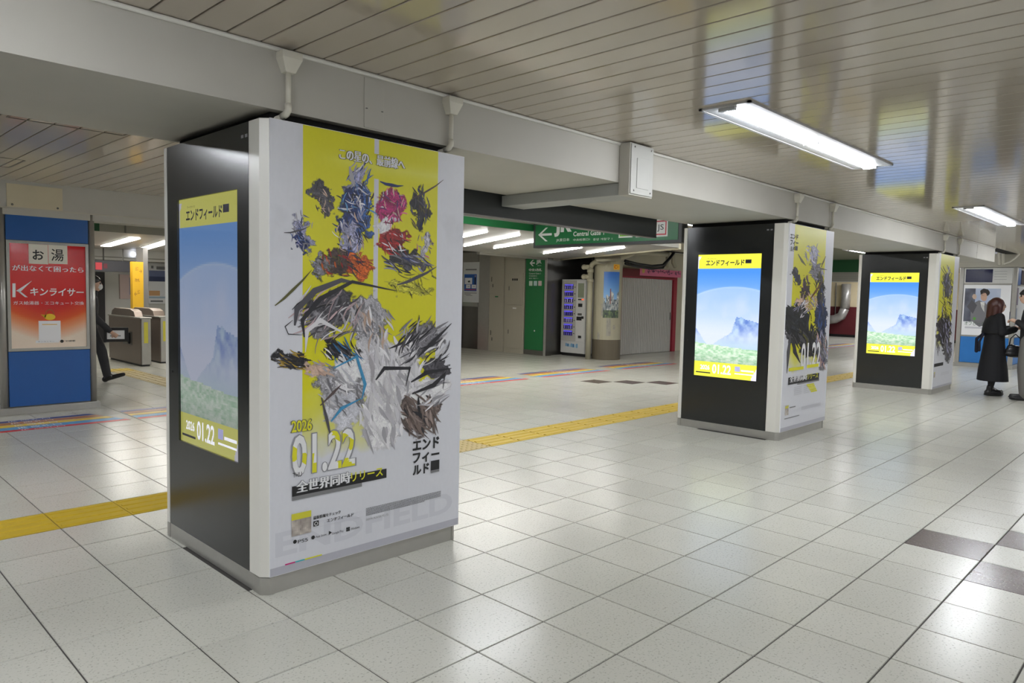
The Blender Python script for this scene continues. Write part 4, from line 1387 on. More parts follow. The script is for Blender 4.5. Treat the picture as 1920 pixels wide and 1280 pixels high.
# utility box and traffic cone at the poster's edge
ub_ = thing('utility_box', (10.2, 12.8, 0), 'pale utility box with a green top half hidden beyond the yellow poster', 'box')
MB().box(10.05, 12.62, 0, 10.34, 12.95, 1.12).build('body', M_OFFW, ub_, bevel=0.01)
MB().box(10.03, 12.60, 1.12, 10.36, 12.97, 1.24).build('top', mat('pale_green', rgb(160, 190, 160), 0.5), ub_, bevel=0.01)
cn = thing('traffic_cone', (9.88, 12.42, 0), 'orange traffic cone standing by the steel wall', 'cone')
M_CONE = mat('cone_orange', rgb(206, 70, 40), 0.5)
MB().box(9.70, 12.24, 0.0, 10.06, 12.60, 0.03).build('base', M_CONE, cn, bevel=0.008)
MB().lathe([(0.15, 0.03), (0.135, 0.10), (0.028, 0.70), (0.02, 0.715)], (9.88, 12.42, 0), 20).build('cone_body', M_CONE, cn, smooth=True)
MB().lathe([(0.1005, 0.305), (0.096, 0.33)], (9.88, 12.42, 0), 20).build('white_band', M_SIGNW, cn)

# ================================================================== RECESS AND VENDING MACHINE
struct(MB().box(LX + 0.2, 9.74, -0.004, 11.9, 9.9, CZ + 0.06).build('wall_back_recess', M_STEELD))
struct(MB().box(11.75, 8.86, -0.004, 11.9, 9.74, CZ + 0.06).build('wall_recess_end', M_DARK))
vm = thing('vending_machine', (11.35, 9.3, 0), 'slim white vending machine with eight lit violet product windows', 'vending machine')
VX = 11.0
vy0, vy1 = 8.93, 9.67
vb = MB().box(VX, vy0, 0.07, VX + 0.62, vy1, 1.83).build('cabinet', mat('vending_white', rgb(206, 206, 204), 0.35), vm, bevel=0.008)
MB().box(VX + 0.03, vy0 + 0.02, 0.0, VX + 0.6, vy1 - 0.02, 0.07).build('feet', M_BLACKP, vm)
MB().box(VX - 0.012, vy1 - 0.455, 0.36, VX, vy1 - 0.02, 1.80).build('product_panel', mat('vending_grey', rgb(186, 184, 178), 0.4), vm, bevel=0.003)
MB().box(VX - 0.010, vy0 + 0.015, 0.36, VX, vy1 - 0.46, 1.80).build('service_panel', mat('vending_white2', rgb(214, 214, 212), 0.35), vm, bevel=0.003)
M_VIO = mat('window_violet', rgb(92, 84, 210), 0.2, var=0.35, scale=30, emit=0.8)
M_VIOD = mat('window_back', rgb(40, 36, 90), 0.3, var=0.3, scale=30, emit=0.15)
for k in range(8):
    zc = 1.655 - k * 0.158
    w = MB().box(VX - 0.020, vy1 - 0.37, zc - 0.062, VX - 0.010, vy1 - 0.10, zc + 0.062).build('product_window', M_VIOD, vm)
    MB().box(VX - 0.0215, vy1 - 0.365, zc + 0.025, VX - 0.0195, vy1 - 0.105, zc + 0.058).build('window_light', M_VIO, w)
    rr = random.Random(k)
    for s in range(4):
        yy = vy1 - 0.34 + s * 0.064
        MB().box(VX - 0.0225, yy, zc - 0.055, VX - 0.0205, yy + 0.012 + 0.02 * rr.random(), zc + 0.03 * rr.random()).build('product', mat('pack_%d' % (k % 3), [rgb(150, 140, 230), rgb(110, 100, 190), rgb(180, 170, 220)][k % 3], 0.4, emit=0.25), w)
    q = MB().ball((VX - 0.013, vy1 - 0.415, zc - 0.01), .006, .014, .014, 10, 6); q.build('button', M_BLACKP, vm)
sv = vm
MB().box(VX - 0.016, vy0 + 0.05, 1.40, VX - 0.008, vy0 + 0.23, 1.74).build('display', mat('lcd_olive', rgb(142, 150, 126), 0.25), vm)
MB().box(VX - 0.016, vy0 + 0.06, 1.34, VX - 0.008, vy0 + 0.22, 1.37).build('coin_slot', M_BLACKP, vm)
MB().box(VX - 0.018, vy0 + 0.05, 1.345, VX - 0.014, vy0 + 0.11, 1.368).build('status_lamp', mat('lamp_red', rgb(240, 90, 40), 0.4, emit=1.5), vm)
MB().box(VX - 0.018, vy0 + 0.09, 1.18, VX - 0.008, vy0 + 0.21, 1.26).build('card_reader', M_BLACKP, vm)
MB().box(VX - 0.016, vy0 + 0.10, 0.98, VX - 0.008, vy0 + 0.22, 1.03).build('keypad', M_STEELD, vm)
MB().box(VX - 0.022, vy0 + 0.10, 0.86, VX - 0.008, vy0 + 0.25, 0.95).build('lock_block', M_BLACKP, vm, bevel=0.006)
MB().box(VX - 0.022, vy0 + 0.04, 0.90, VX - 0.008, vy0 + 0.11, 0.96).build('lock_handle', M_BLACKP, vm, bevel=0.01)
MB().box(VX - 0.018, vy0 + 0.10, 0.44, VX - 0.008, vy0 + 0.19, 0.50).build('return_slot', M_BLACKP, vm)
rr = random.Random(3)
for k in range(7):
    y_ = vy1 - 0.16 - k * 0.055
    MB().box(VX - 0.004, y_ - 0.044, 0.225 - 0.004 * k, VX + 0.002, y_, 0.30 - 0.01 * (k % 3)).build('sticker_block', mat('sticker_blue_%d' % (k % 3), [rgb(120, 170, 206), rgb(70, 130, 180), rgb(170, 200, 220)][k % 3], 0.4), vm)

# ================================================================== SHUTTERED SHOP
SY = 8.78
sw = struct(MB().box(11.9, SY + 0.06, -0.004, 16.5, SY + 0.25, CZ + 0.06).build('wall_shop', M_CREAM))
sh = thing('shop_shutter', (13.3, SY, 0), 'closed off-white folding shutter in a red frame', 'shutter')
MB().box(11.98, SY - 0.06, 0, 12.15, SY + 0.05, 2.14).build('frame_post', M_RED, sh, bevel=0.004)
MB().box(14.5, SY - 0.06, 0, 14.66, SY + 0.05, 2.14).build('frame_post', M_RED, sh, bevel=0.004)
MB().box(12.15, SY - 0.06, 1.935, 14.5, SY + 0.05, 2.14).build('frame_head', M_REDD, sh, bevel=0.004)
MB().box(12.15, SY - 0.065, 1.915, 14.5, SY - 0.02, 1.95).build('guide_rail', M_RED, sh)
M_SHUT = mat('shutter_enamel', rgb(186, 184, 178), 0.45, var=0.03)
n_sl = 30
for k in range(n_sl):
    a = 12.15 + (14.5 - 12.15) * k / n_sl; b = 12.15 + (14.5 - 12.15) * (k + 1) / n_sl
    mid = (a + b) / 2
    MB().prism([(a + .002, SY + 0.02), (a + .006, SY - 0.004), (mid, SY - 0.012), (b - .006, SY - 0.004), (b - .002, SY + 0.02)], 0.01, 1.93).build('shutter_slat', M_SHUT, sh)
MB().box(14.42, SY - 0.02, 0.85, 14.44, SY - 0.012, 1.05).build('pull_handle', M_BLACKP, sh)
bn = thing('shop_banner', (13.7, SY - 0.07, 2.0), 'pink shop banner with dark brush lettering above the shutter', 'banner')
bb = (PY(1200, 505, SY - 0.07)[0], 1.985, PY(1277, 515, SY - 0.07)[0], 2.165)
q = MB(); rect(q, 'Y', SY - 0.062, bb[0], bb[1], bb[2], bb[3], t=0.008); q.build('cloth', mat('banner_pink', rgb(222, 120, 150), 0.6, var=0.08), bn)
BV = SY - 0.07
q = MB()
ub, vb_ = PY(1206.5, 507.5, BV)
polyp(q, 'Y', BV, [(ub + .07 * math.cos(k * .5236) * (1 if k % 2 else .8), vb_ + .07 * math.sin(k * .5236) * (1 if k % 2 else .8)) for k in range(12)], 0.001)
q.build('sun_mark', mat('banner_yellow', rgb(206, 180, 90), 0.6), bn)
Aq = Art('Y', BV, PY, 0.0012)
rr = random.Random(12)
for cx_, n_, hh in ((1217, 6, 9), (1225, 7, 10), (1232, 3, 9), (1237, 2, 5), (1243, 4, 6), (1247, 3, 6), (1253, 8, 10), (1260, 2, 6), (1267, 4, 6), (1272, 3, 6)):
    yy = 504 + (cx_ - 1210) * 0.08 + 3
    for k in range(n_):
        x_, y_ = cx_ + rr.uniform(-2.2, 2.2), yy + rr.uniform(-hh / 2.4, hh / 2.4)
        a_ = rr.choice((0, 0, 1.57, 1.57, 0.8, 2.4))
        l_ = rr.uniform(1.2, 2.6)
        Aq.stroke([(x_ - l_ * math.cos(a_), y_ - l_ * math.sin(a_)), (x_, y_), (x_ + l_ * math.cos(a_), y_ + l_ * math.sin(a_))], 0.8, (84, 44, 74), False)
Aq.build(bn, M_PRINT, 'brush_lettering')

# ---- peeling round column with posters, pipes and cables
CCX, CCY, CR = 11.08, 8.36, 0.325
pc = thing('round_column', (CCX, CCY, 0), 'round cream column with peeling paint and a brown base', 'column')
M_PEEL = mat('peeling_cream', rgb(168, 163, 141), 0.6, var=0.10, scale=5, bump=0.1)
MB().lathe([(CR, 0.46), (CR, CZ + 0.05)], (CCX, CCY, 0), 32).build('shaft', M_PEEL, pc, smooth=False)
MB().lathe([(CR + 0.004, 0), (CR + 0.004, 0.46)], (CCX, CCY, 0), 32).build('painted_base', mat('base_brown', rgb(96, 88, 72), 0.6, var=0.1), pc)
TH0 = math.atan2(CAM.y - CCY, CAM.x - CCX)
colpx = pix((CCX, CCY, 1.2))


def patch(px0, px1, z0, z1, rad):
    s = CR * FPX / colpx[2]
    a0 = TH0 + math.asin(max(-0.99, min(0.99, (px0 - colpx[0]) / s)))
    a1 = TH0 + math.asin(max(-0.99, min(0.99, (px1 - colpx[0]) / s)))
    return a0, a1


def curved(name, px0, px1, z0, z1, fn, parent, nu=18, nv=30, rad=0.004):
    a0, a1 = patch(px0, px1, z0, z1, rad)
    r = CR + rad
    us = np.linspace(a0, a1, nu + 1); vs = np.linspace(z0, z1, nv + 1)
    mb = MB()
    mb.add([(CCX + r * math.cos(a), CCY + r * math.sin(a), z) for z in vs for a in us],
           [(j * (nu + 1) + i, j * (nu + 1) + i + 1, (j + 1) * (nu + 1) + i + 1, (j + 1) * (nu + 1) + i) for j in range(nv) for i in range(nu)])
    U, V = np.meshgrid((np.arange(nu) + .5) / nu, (np.arange(nv) + .5) / nv)
    col = fn(U, V).reshape(-1, 3) / 255.0
    col = np.where(col <= 0.04045, col / 12.92, ((col + 0.055) / 1.055) ** 2.4)
    o = mb.build(name, M_PRINT, parent)
    setcol(o.data, col)
    return o


def city(U, V):
    n = vnoise(np.floor(U * 11) / 3.1, np.floor(U * 11) * 0 + 2.0, 3, 6); f = fbm(U, V * 1.6, 16, 8)
    c = lerp((150, 190, 226), (40, 104, 190), (V - 0.35) / 0.6)
    b = V < 0.30 + 0.28 * n
    c = np.where(b[..., None], lerp((70, 84, 96), (214, 214, 208), f * 1.8 - 0.4), c)
    tw = (abs(U - 0.42) < 0.012 + 0.16 * np.clip(0.62 - V, 0, 1) * 0.5) & (V < 0.62) & (V > 0.3)
    c = np.where(tw[..., None], np.array((130, 74, 66)), c)
    lo = V < 0.16
    return np.where(lo[..., None], lerp((44, 54, 62), (120, 140, 90), f * 1.6 - 0.3), c)


cp = tag(curved('city_poster', 1131, 1159, 0.96, 2.0, city, None), 'blue skyline poster wrapped on the round column', 'poster')
ys = tag(curved('warning_sticker', 1148, 1159, 2.05, 2.17, lambda U, V: np.where((np.hypot(U - .35, V - .5) < 0.3)[..., None] & (np.hypot(U - .35, V - .5) > 0.2)[..., None], np.array((176, 70, 40)), np.array((232, 178, 40)) + 0 * U[..., None]), None, 12, 10), 'small yellow warning sticker above the skyline poster', 'sticker')
for k, (a, b, z0_, z1_) in enumerate(((1128, 1133, 1.0, 1.28), (1138, 1146, 0.55, 0.95), (1150, 1154, 0.70, 0.80), (1122, 1126, 0.40, 0.62))):
    rr_ = random.Random(k)
    o = curved('peeled_patch', a, b, z0_, z1_, lambda U, V: lerp((128, 128, 122), (176, 172, 156), fbm(U, V, 6, 3 + k)), pc, 6, 8, 0.002)

pp = thing('drain_stack', (10.66, 8.55, 0), 'thick cream drain pipe climbing beside the vending machine and turning overhead', 'pipe')
PYV = 7.95
top = [Vector((*PY(x, y, PYV), 0)) for x, y in ((1120, 488), (1163, 484), (1178, 478), (1188, 473), (1250, 477))]
top = [Vector((p.x, PYV, p.y)) for p in top]
MB().tube([(10.66, 8.55, 0.0), (10.66, 8.55, 2.10)], 0.062, 14).build('riser', M_PEEL, pp, smooth=True)
MB().tube([(10.66, 8.55, 2.08), (10.66, 8.50, 2.17), (10.66, 8.40, 2.215), (10.60, 8.10, 2.2), top[0], top[1]], 0.055, 14).build('overhead_run', M_PEEL, pp, smooth=True)
MB().tube([top[1] - Vector((.05, 0, 0)), top[2], top[3]], 0.06, 14).build('offset_bend', M_PEEL, pp, smooth=True)
MB().tube([top[3] - Vector((.05, 0, 0)), top[4]], 0.055, 14).build('overhead_run', M_PEEL, pp, smooth=True)
for z_ in (1.80, 2.02):
    MB().tube([(10.66, 8.55, z_ - 0.04), (10.66, 8.55, z_ + 0.04)], 0.075, 14).build('collar', M_PEEL, pp, smooth=True)
for z_ in (1.88, 2.10):
    MB().tube([(10.66, 8.55, z_), (10.60, 8.66, z_)], 0.055, 12).build('cleanout', M_PEEL, pp, smooth=True)
    MB().ball((10.59, 8.68, z_), 0.062, 0.062, 0.062, 12, 8).build('cleanout_cap', M_PEEL, pp, smooth=True)
tag(MB().tube([(10.80, 8.60, 0), (10.80, 8.60, 2.3)], 0.022, 10).build('conduit', M_STEELD, smooth=True), 'thin dark conduit between the cream pipe and the round column', 'pipe')
for k, (off, r_, lab) in enumerate(((0, 0.035, 'upper dark cable sagging over the pink banner'), (5, 0.024, 'lower dark cable sagging over the pink banner'))):
    pts = [(1172, 489 + off), (1195, 495 + off), (1222, 499 + off), (1243, 497 + off), (1256, 484), (1266, 470)]
    P = [Vector((PY(x, y, 8.2)[0], 8.2, PY(x, y, 8.2)[1])) for x, y in pts]
    tag(MB().tube(P, r_, 8).build('hanging_cable', M_BLACKP, smooth=True), lab, 'cable', 'black cables above the shop')
for k, (x, x2, lab) in enumerate(((1252, 1250, 'left of the two cream pipes dropping from the ceiling above the banner'), (1262, 1266, 'right of the two cream pipes dropping from the ceiling above the banner'))):
    P = [(x, 455), (x, 475), (x, 492), (x2, 500)]
    P = [Vector((PY(a, b, 8.35)[0], 8.35, min(PY(a, b, 8.35)[1], CZ + 0.04))) for a, b in P]
    tag(MB().tube(P, 0.05, 10).build('drop_pipe', M_PEEL, smooth=True), lab, 'pipe', 'cream pipes above the banner')


# ================================================================== LEFT BLUE PILLAR
LV = 7.78
bp = thing('blue_poster_pillar', (-0.17, 8.3, 0), 'blue panelled pillar with a red hot-water poster, at the left edge', 'pillar')
MB().box(-0.60, LV + 0.03, 0, 0.27, 8.85, 2.268).build('pillar_core', M_GREY, bp)
MB().box(-0.66, LV - 0.025, 0, 0.33, 8.88, 0.08).build('plinth', M_STEEL, bp, bevel=0.004)
for a, b in ((-0.64, -0.565), (0.235, 0.31)):
    MB().tube([((a + b) / 2, LV + 0.035, 0.08), ((a + b) / 2, LV + 0.035, 2.268)], 0.0375, 16).build('corner_post', M_STEEL, bp, smooth=True)
MB().box(0.24, LV + 0.035, 0.08, 0.306, 8.85, 2.268).build('side_cladding', M_STEEL, bp)
MB().box(-0.565, LV + 0.004, 1.93, 0.235, LV + 0.03, 2.262).build('upper_panel', M_BLUE, bp, bevel=0.002)
MB().box(-0.565, LV + 0.004, 0.09, 0.235, LV + 0.03, 0.70).build('lower_panel', M_BLUE, bp, bevel=0.002)
q = MB()
q.box(-0.565, LV, 1.895, 0.235, LV + 0.03, 1.925); q.box(-0.565, LV, 0.705, 0.235, LV + 0.03, 0.735)
q.box(-0.565, LV, 0.735, -0.535, LV + 0.03, 1.895); q.box(0.205, LV, 0.735, 0.235, LV + 0.03, 1.895)
q.build('poster_frame', M_STEEL, bp)
RP = LV + 0.01


def redf(U, V):
    n = fbm(U, V, 4, 2)
    c = lerp((206, 30, 32), (222, 54, 50), np.clip(1 - abs(V - 0.62) * 3, 0, 1) * 0.8 + (n - .5) * .3)
    k = np.clip((0.40 - V - 0.25 * (U - 0.5) ** 2 * -1 + 0.05 * (abs(U - .5) * 2)) / 0.36, 0, 1)
    c2 = lerp((236, 110, 50), (244, 226, 206), np.clip((k - 0.4) * 1.8, 0, 1))
    return c * (1 - np.clip(k * 2, 0, 1)[..., None]) + c2 * np.clip(k * 2, 0, 1)[..., None]


rp = grid_print('red_poster', 'Y', RP, (-0.535, 0.735, 0.205, 1.895), 40, 60, redf, M_PRINTG, bp, 0.0)
rp['label'] = 'red glossy poster with white lettering'


def rb(x0, y0, x1, y1): return pbox(PY, RP, x0, y0, x1, y1)


for x0_, x1_ in ((54, 89.5), (91, 126)):
    block(rp, rb(x0_, 494, x1_, 459 if x0_ < 60 else 460.5), mat('calligraphy_paper', rgb(226, 220, 206), 0.5), 'paper_square', 0.001, 'Y', RP)
letter(rp, 'お', 'Y', RP, rb(61, 486.5, 82, 469), M_INK, off=0.003, bold=0.02)
letter(rp, '湯', 'Y', RP, rb(96, 489, 119, 467.5), M_INK, off=0.003, bold=0.008)
letter(rp, 'が出なくて困ったら', 'Y', RP, rb(23, 507, 156, 501), M_INKW, off=0.003, emb=0.002)
letter(rp, 'キンライサー', 'Y', RP, rb(56, 554, 156, 541), M_INKW, off=0.003, bold=0.02, slant=0.1)
q = MB()
for pts in ([(23, 531), (29, 531), (29, 557), (23, 557)], [(30, 545), (60, 526), (37, 548)], [(33, 546), (38, 546), (52, 557), (47, 557)]):
    polyp(q, 'Y', RP, [PY(x, y, RP) for x, y in pts], 0.003)
q.build('initial_mark', M_INKW, rp)
letter(rp, 'ガス給湯器・エコキュート交換', 'Y', RP, rb(25, 571, 157, 565), M_INKW, off=0.003)
# plain box and golden pot, no mascot features
block(rp, rb(73, 640, 113.5, 601), M_INKW, 'white_heater_box', 0.001, 'Y', RP)
block(rp, rb(79, 609, 107, 607), mat('ink_gold_line', rgb(230, 190, 110), 0.5), 'heater_line', 0.002, 'Y', RP)
q = MB()
ub, vb_ = PY(93.5, 594, RP)
polyp(q, 'Y', RP, [(ub + .055 * math.cos(k * .3927), vb_ + .036 * math.sin(k * .3927)) for k in range(16)], 0.002)
polyp(q, 'Y', RP, [(ub - .03, vb_ + .02), (ub - .09, vb_ + .03), (ub - .05, vb_ - .01)], 0.002)
q.build('golden_pot', mat('ink_gold', rgb(238, 196, 40), 0.4), rp)
q = MB()
for k in range(8):
    a, b = math.pi * k / 8, math.pi * (k + 1) / 8
    polyp(q, 'Y', RP, [(ub + r * math.cos(w), vb_ + .02 + r * 1.5 * math.sin(w)) for r, w in ((.040, a), (.045, a), (.045, b), (.040, b))], 0.002)
q.build('pot_handle', mat('ink_gold_dark', rgb(170, 110, 40), 0.4), rp)
block(rp, rb(67, 643, 111, 637), M_INKW, 'search_pill', 0.002, 'Y', RP)
letter(rp, 'キンライサー', 'Y', RP, rb(71, 641.5, 102, 638.5), M_INKG, off=0.004)
letter(rp, 'で検索', 'Y', RP, rb(122, 641, 141, 637), M_INK, off=0.004)
q = MB(); ub, vb_ = PY(116, 639.5, RP)
polyp(q, 'Y', RP, [(ub + .018 * math.cos(k * .5236), vb_ + .018 * math.sin(k * .5236)) for k in range(12)], 0.003)
q.build('search_icon', M_INK, rp)

# ================================================================== LEFT BACK: TICKET GATES
lz = 2.30
lc = struct(MB().box(0.2, 11.05, lz, 6.0, 17.1, lz + 0.05).build('ceiling', mat('gate_ceiling', rgb(196, 190, 182), 0.4, var=0.03)))
q = MB().box(0.2, 11.0, lz, 6.0, 11.06, CZ + 0.07); q.build('riser_panel', M_GREY, lc)
MB().box(0.2, 10.985, lz, 1.28, 11.0, CZ + 0.06).build('green_panel', M_GREEND, lc)
for x in (1.66,):
    MB().box(x - 0.012, 10.99, lz, x + 0.012, 11.0, CZ + 0.06).build('riser_joint', M_STEELD, lc)
arc = [(2.02 + 0.9 * k / 8, lz + 0.17 - 0.10 * math.sin(math.pi * 0.5 * k / 8)) for k in range(9)]
MB().extrude([(x, 10.97, z) for x, z in arc] + [(2.92, 10.97, CZ + .06), (2.02, 10.97, CZ + .06)], (0, -0.03, 0)).build('green_sign_edge', M_GREEND, lc)
for k, (a, b, lab) in enumerate((((198, 460), (252, 445), 'left lit strip light over the ticket gates'), ((270, 465), (330, 447), 'right lit strip light over the ticket gates'))):
    pa, pb_ = PZ(*a, lz), PZ(*b, lz)
    dx, dy = pb_[0] - pa[0], pb_[1] - pa[1]
    d = math.hypot(dx, dy); nx, ny = -dy / d * 0.09, dx / d * 0.09
    t = thing('gate_strip_light', ((pa[0] + pb_[0]) / 2, (pa[1] + pb_[1]) / 2, lz - 0.03), lab, 'ceiling light', 'strip lights over the ticket gates')
    MB().prism([(pa[0] + nx, pa[1] + ny), (pa[0] - nx, pa[1] - ny), (pb_[0] - nx, pb_[1] - ny), (pb_[0] + nx, pb_[1] + ny)], lz - 0.022, lz - 0.004).build('diffuser', mat('gate_lamp', (1.0, 0.97, 0.9), 0.4, var=0.0, emit=20.0), t)
    nx *= 1.2; ny *= 1.2
    MB().prism([(pa[0] + nx, pa[1] + ny), (pa[0] - nx, pa[1] - ny), (pb_[0] - nx, pb_[1] - ny), (pb_[0] + nx, pb_[1] + ny)], lz - 0.008, lz - 0.001).build('housing', M_LWHITE, t)
hd = struct(MB().box(0.2, 17.1, 2.05, 6.0, 17.35, 2.45).build('gate_header', M_OFFW))
MB().box(0.2, 17.085, 2.10, 6.0, 17.1, 2.125).build('header_groove', M_GREY, hd)
MB().ball((*[PY(250, 476.5, 17.05)[0], 17.05], PY(250, 476.5, 17.05)[1]), 0.06, 0.05, 0.06, 12, 8).build('indicator_lamp', mat('lamp_blue_white', (0.8, 0.85, 1.0), 0.4, var=0, emit=4.0), hd)

# departure board
db = thing('departure_board', (2.6, 16.6, 1.9), 'dark hanging board with a red panel behind the ticket gates', 'sign')
b0 = pbox(PY, 16.6, 178, 508, 250, 490)
MB().box(b0[0], 16.6, b0[1], b0[2], 16.75, b0[3]).build('board_case', mat('board_grey', rgb(70, 70, 78), 0.4), db, bevel=0.01)
b1 = pbox(PY, 16.6, 179, 505, 191, 492)
MB().box(b1[0], 16.59, b1[1], b1[2], 16.6, b1[3]).build('red_panel', mat('board_red', rgb(206, 60, 70), 0.4, emit=0.3), db)
b1 = pbox(PY, 16.6, 194, 503, 201, 494)
MB().box(b1[0], 16.59, b1[1], b1[2], 16.6, b1[3]).build('red_panel', mat('board_red2', rgb(130, 44, 60), 0.4), db)
for x in (b0[0] + 0.2, b0[2] - 0.2):
    MB().tube([(x, 16.67, b0[3]), (x, 16.67, lz)], 0.015, 8).build('hanger_rod', M_STEELD, db)

# dark office opening, poster wall
MB0 = pbox(PY, 18.55, 176, 660, 195, 510)
tag(MB().box(MB0[0], 18.50, 0.0, MB0[2], 18.6, MB0[3]).build('dark_doorway', mat('doorway_dark', rgb(52, 50, 52), 0.6)), 'dark doorway in the white wall behind the gates', 'doorway')
wp = thing('wall_poster_board', (3.6, 18.5, 0.9), 'white board of small posters behind the gates, next to the pillar edge', 'poster')
b0 = pbox(PY, 18.5, 278, 569, 318, 494)
MB().box(b0[0], 18.52, b0[1], b0[2], 18.58, b0[3]).build('board', M_INKW, wp)
for x0_, y0_, x1_, y1_, m in ((280, 527, 316, 508, mat('print_slate', rgb(110, 120, 160), 0.5)), (280, 527, 316, 519, mat('print_navy', rgb(60, 70, 110), 0.5)), (280, 554, 300, 545, mat('print_orange', rgb(220, 170, 120), 0.5)),
                              (284, 503, 288, 498, M_INKG), (294, 505, 310, 500, M_INKG), (280, 559, 316, 556, mat('print_paleblue', rgb(180, 200, 214), 0.5)), (283, 566, 306, 563, M_INKG)):
    b1 = pbox(PY, 18.5, x0_, y0_, x1_, y1_)
    MB().box(b1[0], 18.51 if m is not MATS.get('print_navy') else 18.508, b1[1], b1[2], 18.521, b1[3]).build('print', m, wp)
wpp = thing('wall_poster', (3.2, 18.5, 1.0), 'pale pink poster on the white wall left of the yellow sign post', 'poster')
b0 = pbox(PY, 18.5, 226, 560, 246, 515)
MB().box(b0[0], 18.53, b0[1], b0[2], 18.59, b0[3]).build('sheet', mat('print_pink', rgb(214, 190, 184), 0.5), wpp)
b1 = pbox(PY, 18.5, 244, 552, 247, 520)
MB().box(b1[0], 18.52, b1[1], b1[2], 18.531, b1[3]).build('blue_edge', mat('print_blue2', rgb(110, 140, 200), 0.5), wpp)

# yellow exit sign on a grey post
yp = thing('yellow_sign_post', (3.05, 14.55, 0), 'grey post with a tall yellow direction sign behind the gates', 'sign')
MB().box(3.11, 14.5, 0, 3.21, 14.9, 2.255).build('post', mat('post_grey', rgb(112, 110, 108), 0.5), yp, bevel=0.004)
yf = MB().box(2.895, 14.48, 0.95, 3.11, 14.62, 1.95).build('sign_panel', M_YEL, yp, bevel=0.004)
YV = 14.48
M_BRN = mat('ink_brown', rgb(110, 70, 30), 0.5)
for body, x0_, y0_, x1_, y1_ in (('出口', 254, 507, 259, 500), ('→', 261, 512, 266, 505), ('改札', 253, 528, 262, 522), ('←', 252, 555, 257, 547), ('出口', 258, 551, 262, 543)):
    letter(yf, body, 'Y', YV, pbox(PY, YV, x0_, y0_, x1_, y1_), M_BRN, off=0.003)

# ticket gates
def gate(x0, x1, y0, y1, label):
    g = thing('ticket_gate', ((x0 + x1) / 2, (y0 + y1) / 2, 0), label, 'ticket gate', 'automatic ticket gates')
    m = mat('gate_bronze', rgb(128, 114, 104), 0.35, metal=0.3, var=0.05)
    MB().box(x0, y0 + 0.02, 0.03, x1, y1, 0.86).build('cabinet', m, g, bevel=0.008)
    MB().box(x0 + 0.02, y0 + 0.04, 0.0, x1 - 0.02, y1 - 0.02, 0.03).build('base', M_BLACKP, g)
    MB().box(x0 - 0.012, y0, 0.86, x1 + 0.012, y1 + 0.02, 0.885).build('top_rail', M_STEEL, g, bevel=0.006)
    hump = [(y0 + 0.35, 0.885), (y0 + 0.42, 0.98), (y0 + 0.60, 1.02), (y1 - 0.30, 1.02), (y1 - 0.14, 0.97), (y1 - 0.08, 0.885)]
    MB().extrude([(x0 + 0.02, a, b) for a, b in hump], (x1 - x0 - 0.04, 0, 0)).build('hood', m, g, bevel=0.006)
    MB().box(x0 + 0.012, y0 - 0.006, 0.03, x1 - 0.012, y0 + 0.022, 0.86).build('end_plate', M_STEEL, g, bevel=0.003)
    MB().box(x0 + 0.05, y0 - 0.010, 0.42, x0 + 0.12, y0 - 0.005, 0.80).build('yellow_label', mat('label_yellow', rgb(214, 206, 70), 0.4), g)
    MB().box(x0 - 0.006, y0 + 0.45, 0.36, x0 + 0.004, y0 + 0.95, 0.60).build('flap_recess', M_STEELD, g)
    MB().box(x0 - 0.03, y0 + 0.55, 0.38, x0, y0 + 0.60, 0.58).build('flap', M_BLACKP, g)
    MB().box(x1 - 0.002, y0 + 0.3, 0.05, x1 + 0.01, y1 - 0.2, 0.82).build('inner_panel', M_BLACKP, g)
    return g


gate(2.26, 2.44, 12.14, 13.9, 'bronze ticket gate nearest the walking man')
gate(2.72, 2.96, 12.5, 14.2, 'dark ticket gate cut off by the big pillar')

# ================================================================== FLOOR STICKERS (five coloured stripes with white lettering)
def sticker(x0, x1, label, skew=0.45):
    t = thing('floor_stripe_sticker', ((x0 + x1) / 2, 7.05, 0), label, 'floor sticker', 'striped direction stickers on the floor')
    cols = [mat('stripe_red', rgb(206, 44, 52), 0.4), mat('stripe_skyblue', rgb(96, 160, 206), 0.4), mat('stripe_yellow', rgb(232, 196, 60), 0.4),
            mat('stripe_ochre', rgb(178, 112, 60), 0.4), mat('stripe_navy', rgb(58, 62, 130), 0.4)]
    ys = [(6.72, 6.80), (6.82, 6.96), (6.99, 7.11), (7.14, 7.26), (7.29, 7.38)]
    for (a, b), m in zip(ys, cols):
        sh0 = -skew * (a - 6.72) * 1.0
        q = MB(); q.prism([(x0 - sh0 * 0, a), (x1 - (a - 6.72) * 0.35, a), (x1 - (b - 6.72) * 0.35, b), (x0, b)], 0.0004, 0.0016)
        s = q.build('stripe', m, t)
        letter(s, 'JR 改札口', 'Z', 0.0016, (x0 + (x1 - x0) * 0.38, a + 0.012, x0 + (x1 - x0) * 0.62, b - 0.012), M_INKW, off=0.0004)
    return t


sticker(-1.3, 0.33, 'striped floor sticker in front of the blue pillar')
sticker(0.42, 2.7, 'striped floor sticker running from the blue pillar behind the big poster pillar')
sticker(4.3, 6.72, 'striped floor sticker emerging beside the big yellow poster')
sticker(7.1, 9.05, 'middle striped floor sticker in front of the lockers')
sticker(9.5, 11.5, 'striped floor sticker in front of the pink shop banner')
sticker(19.3, 23.5, 'far striped floor sticker seen between the second and third pillar')

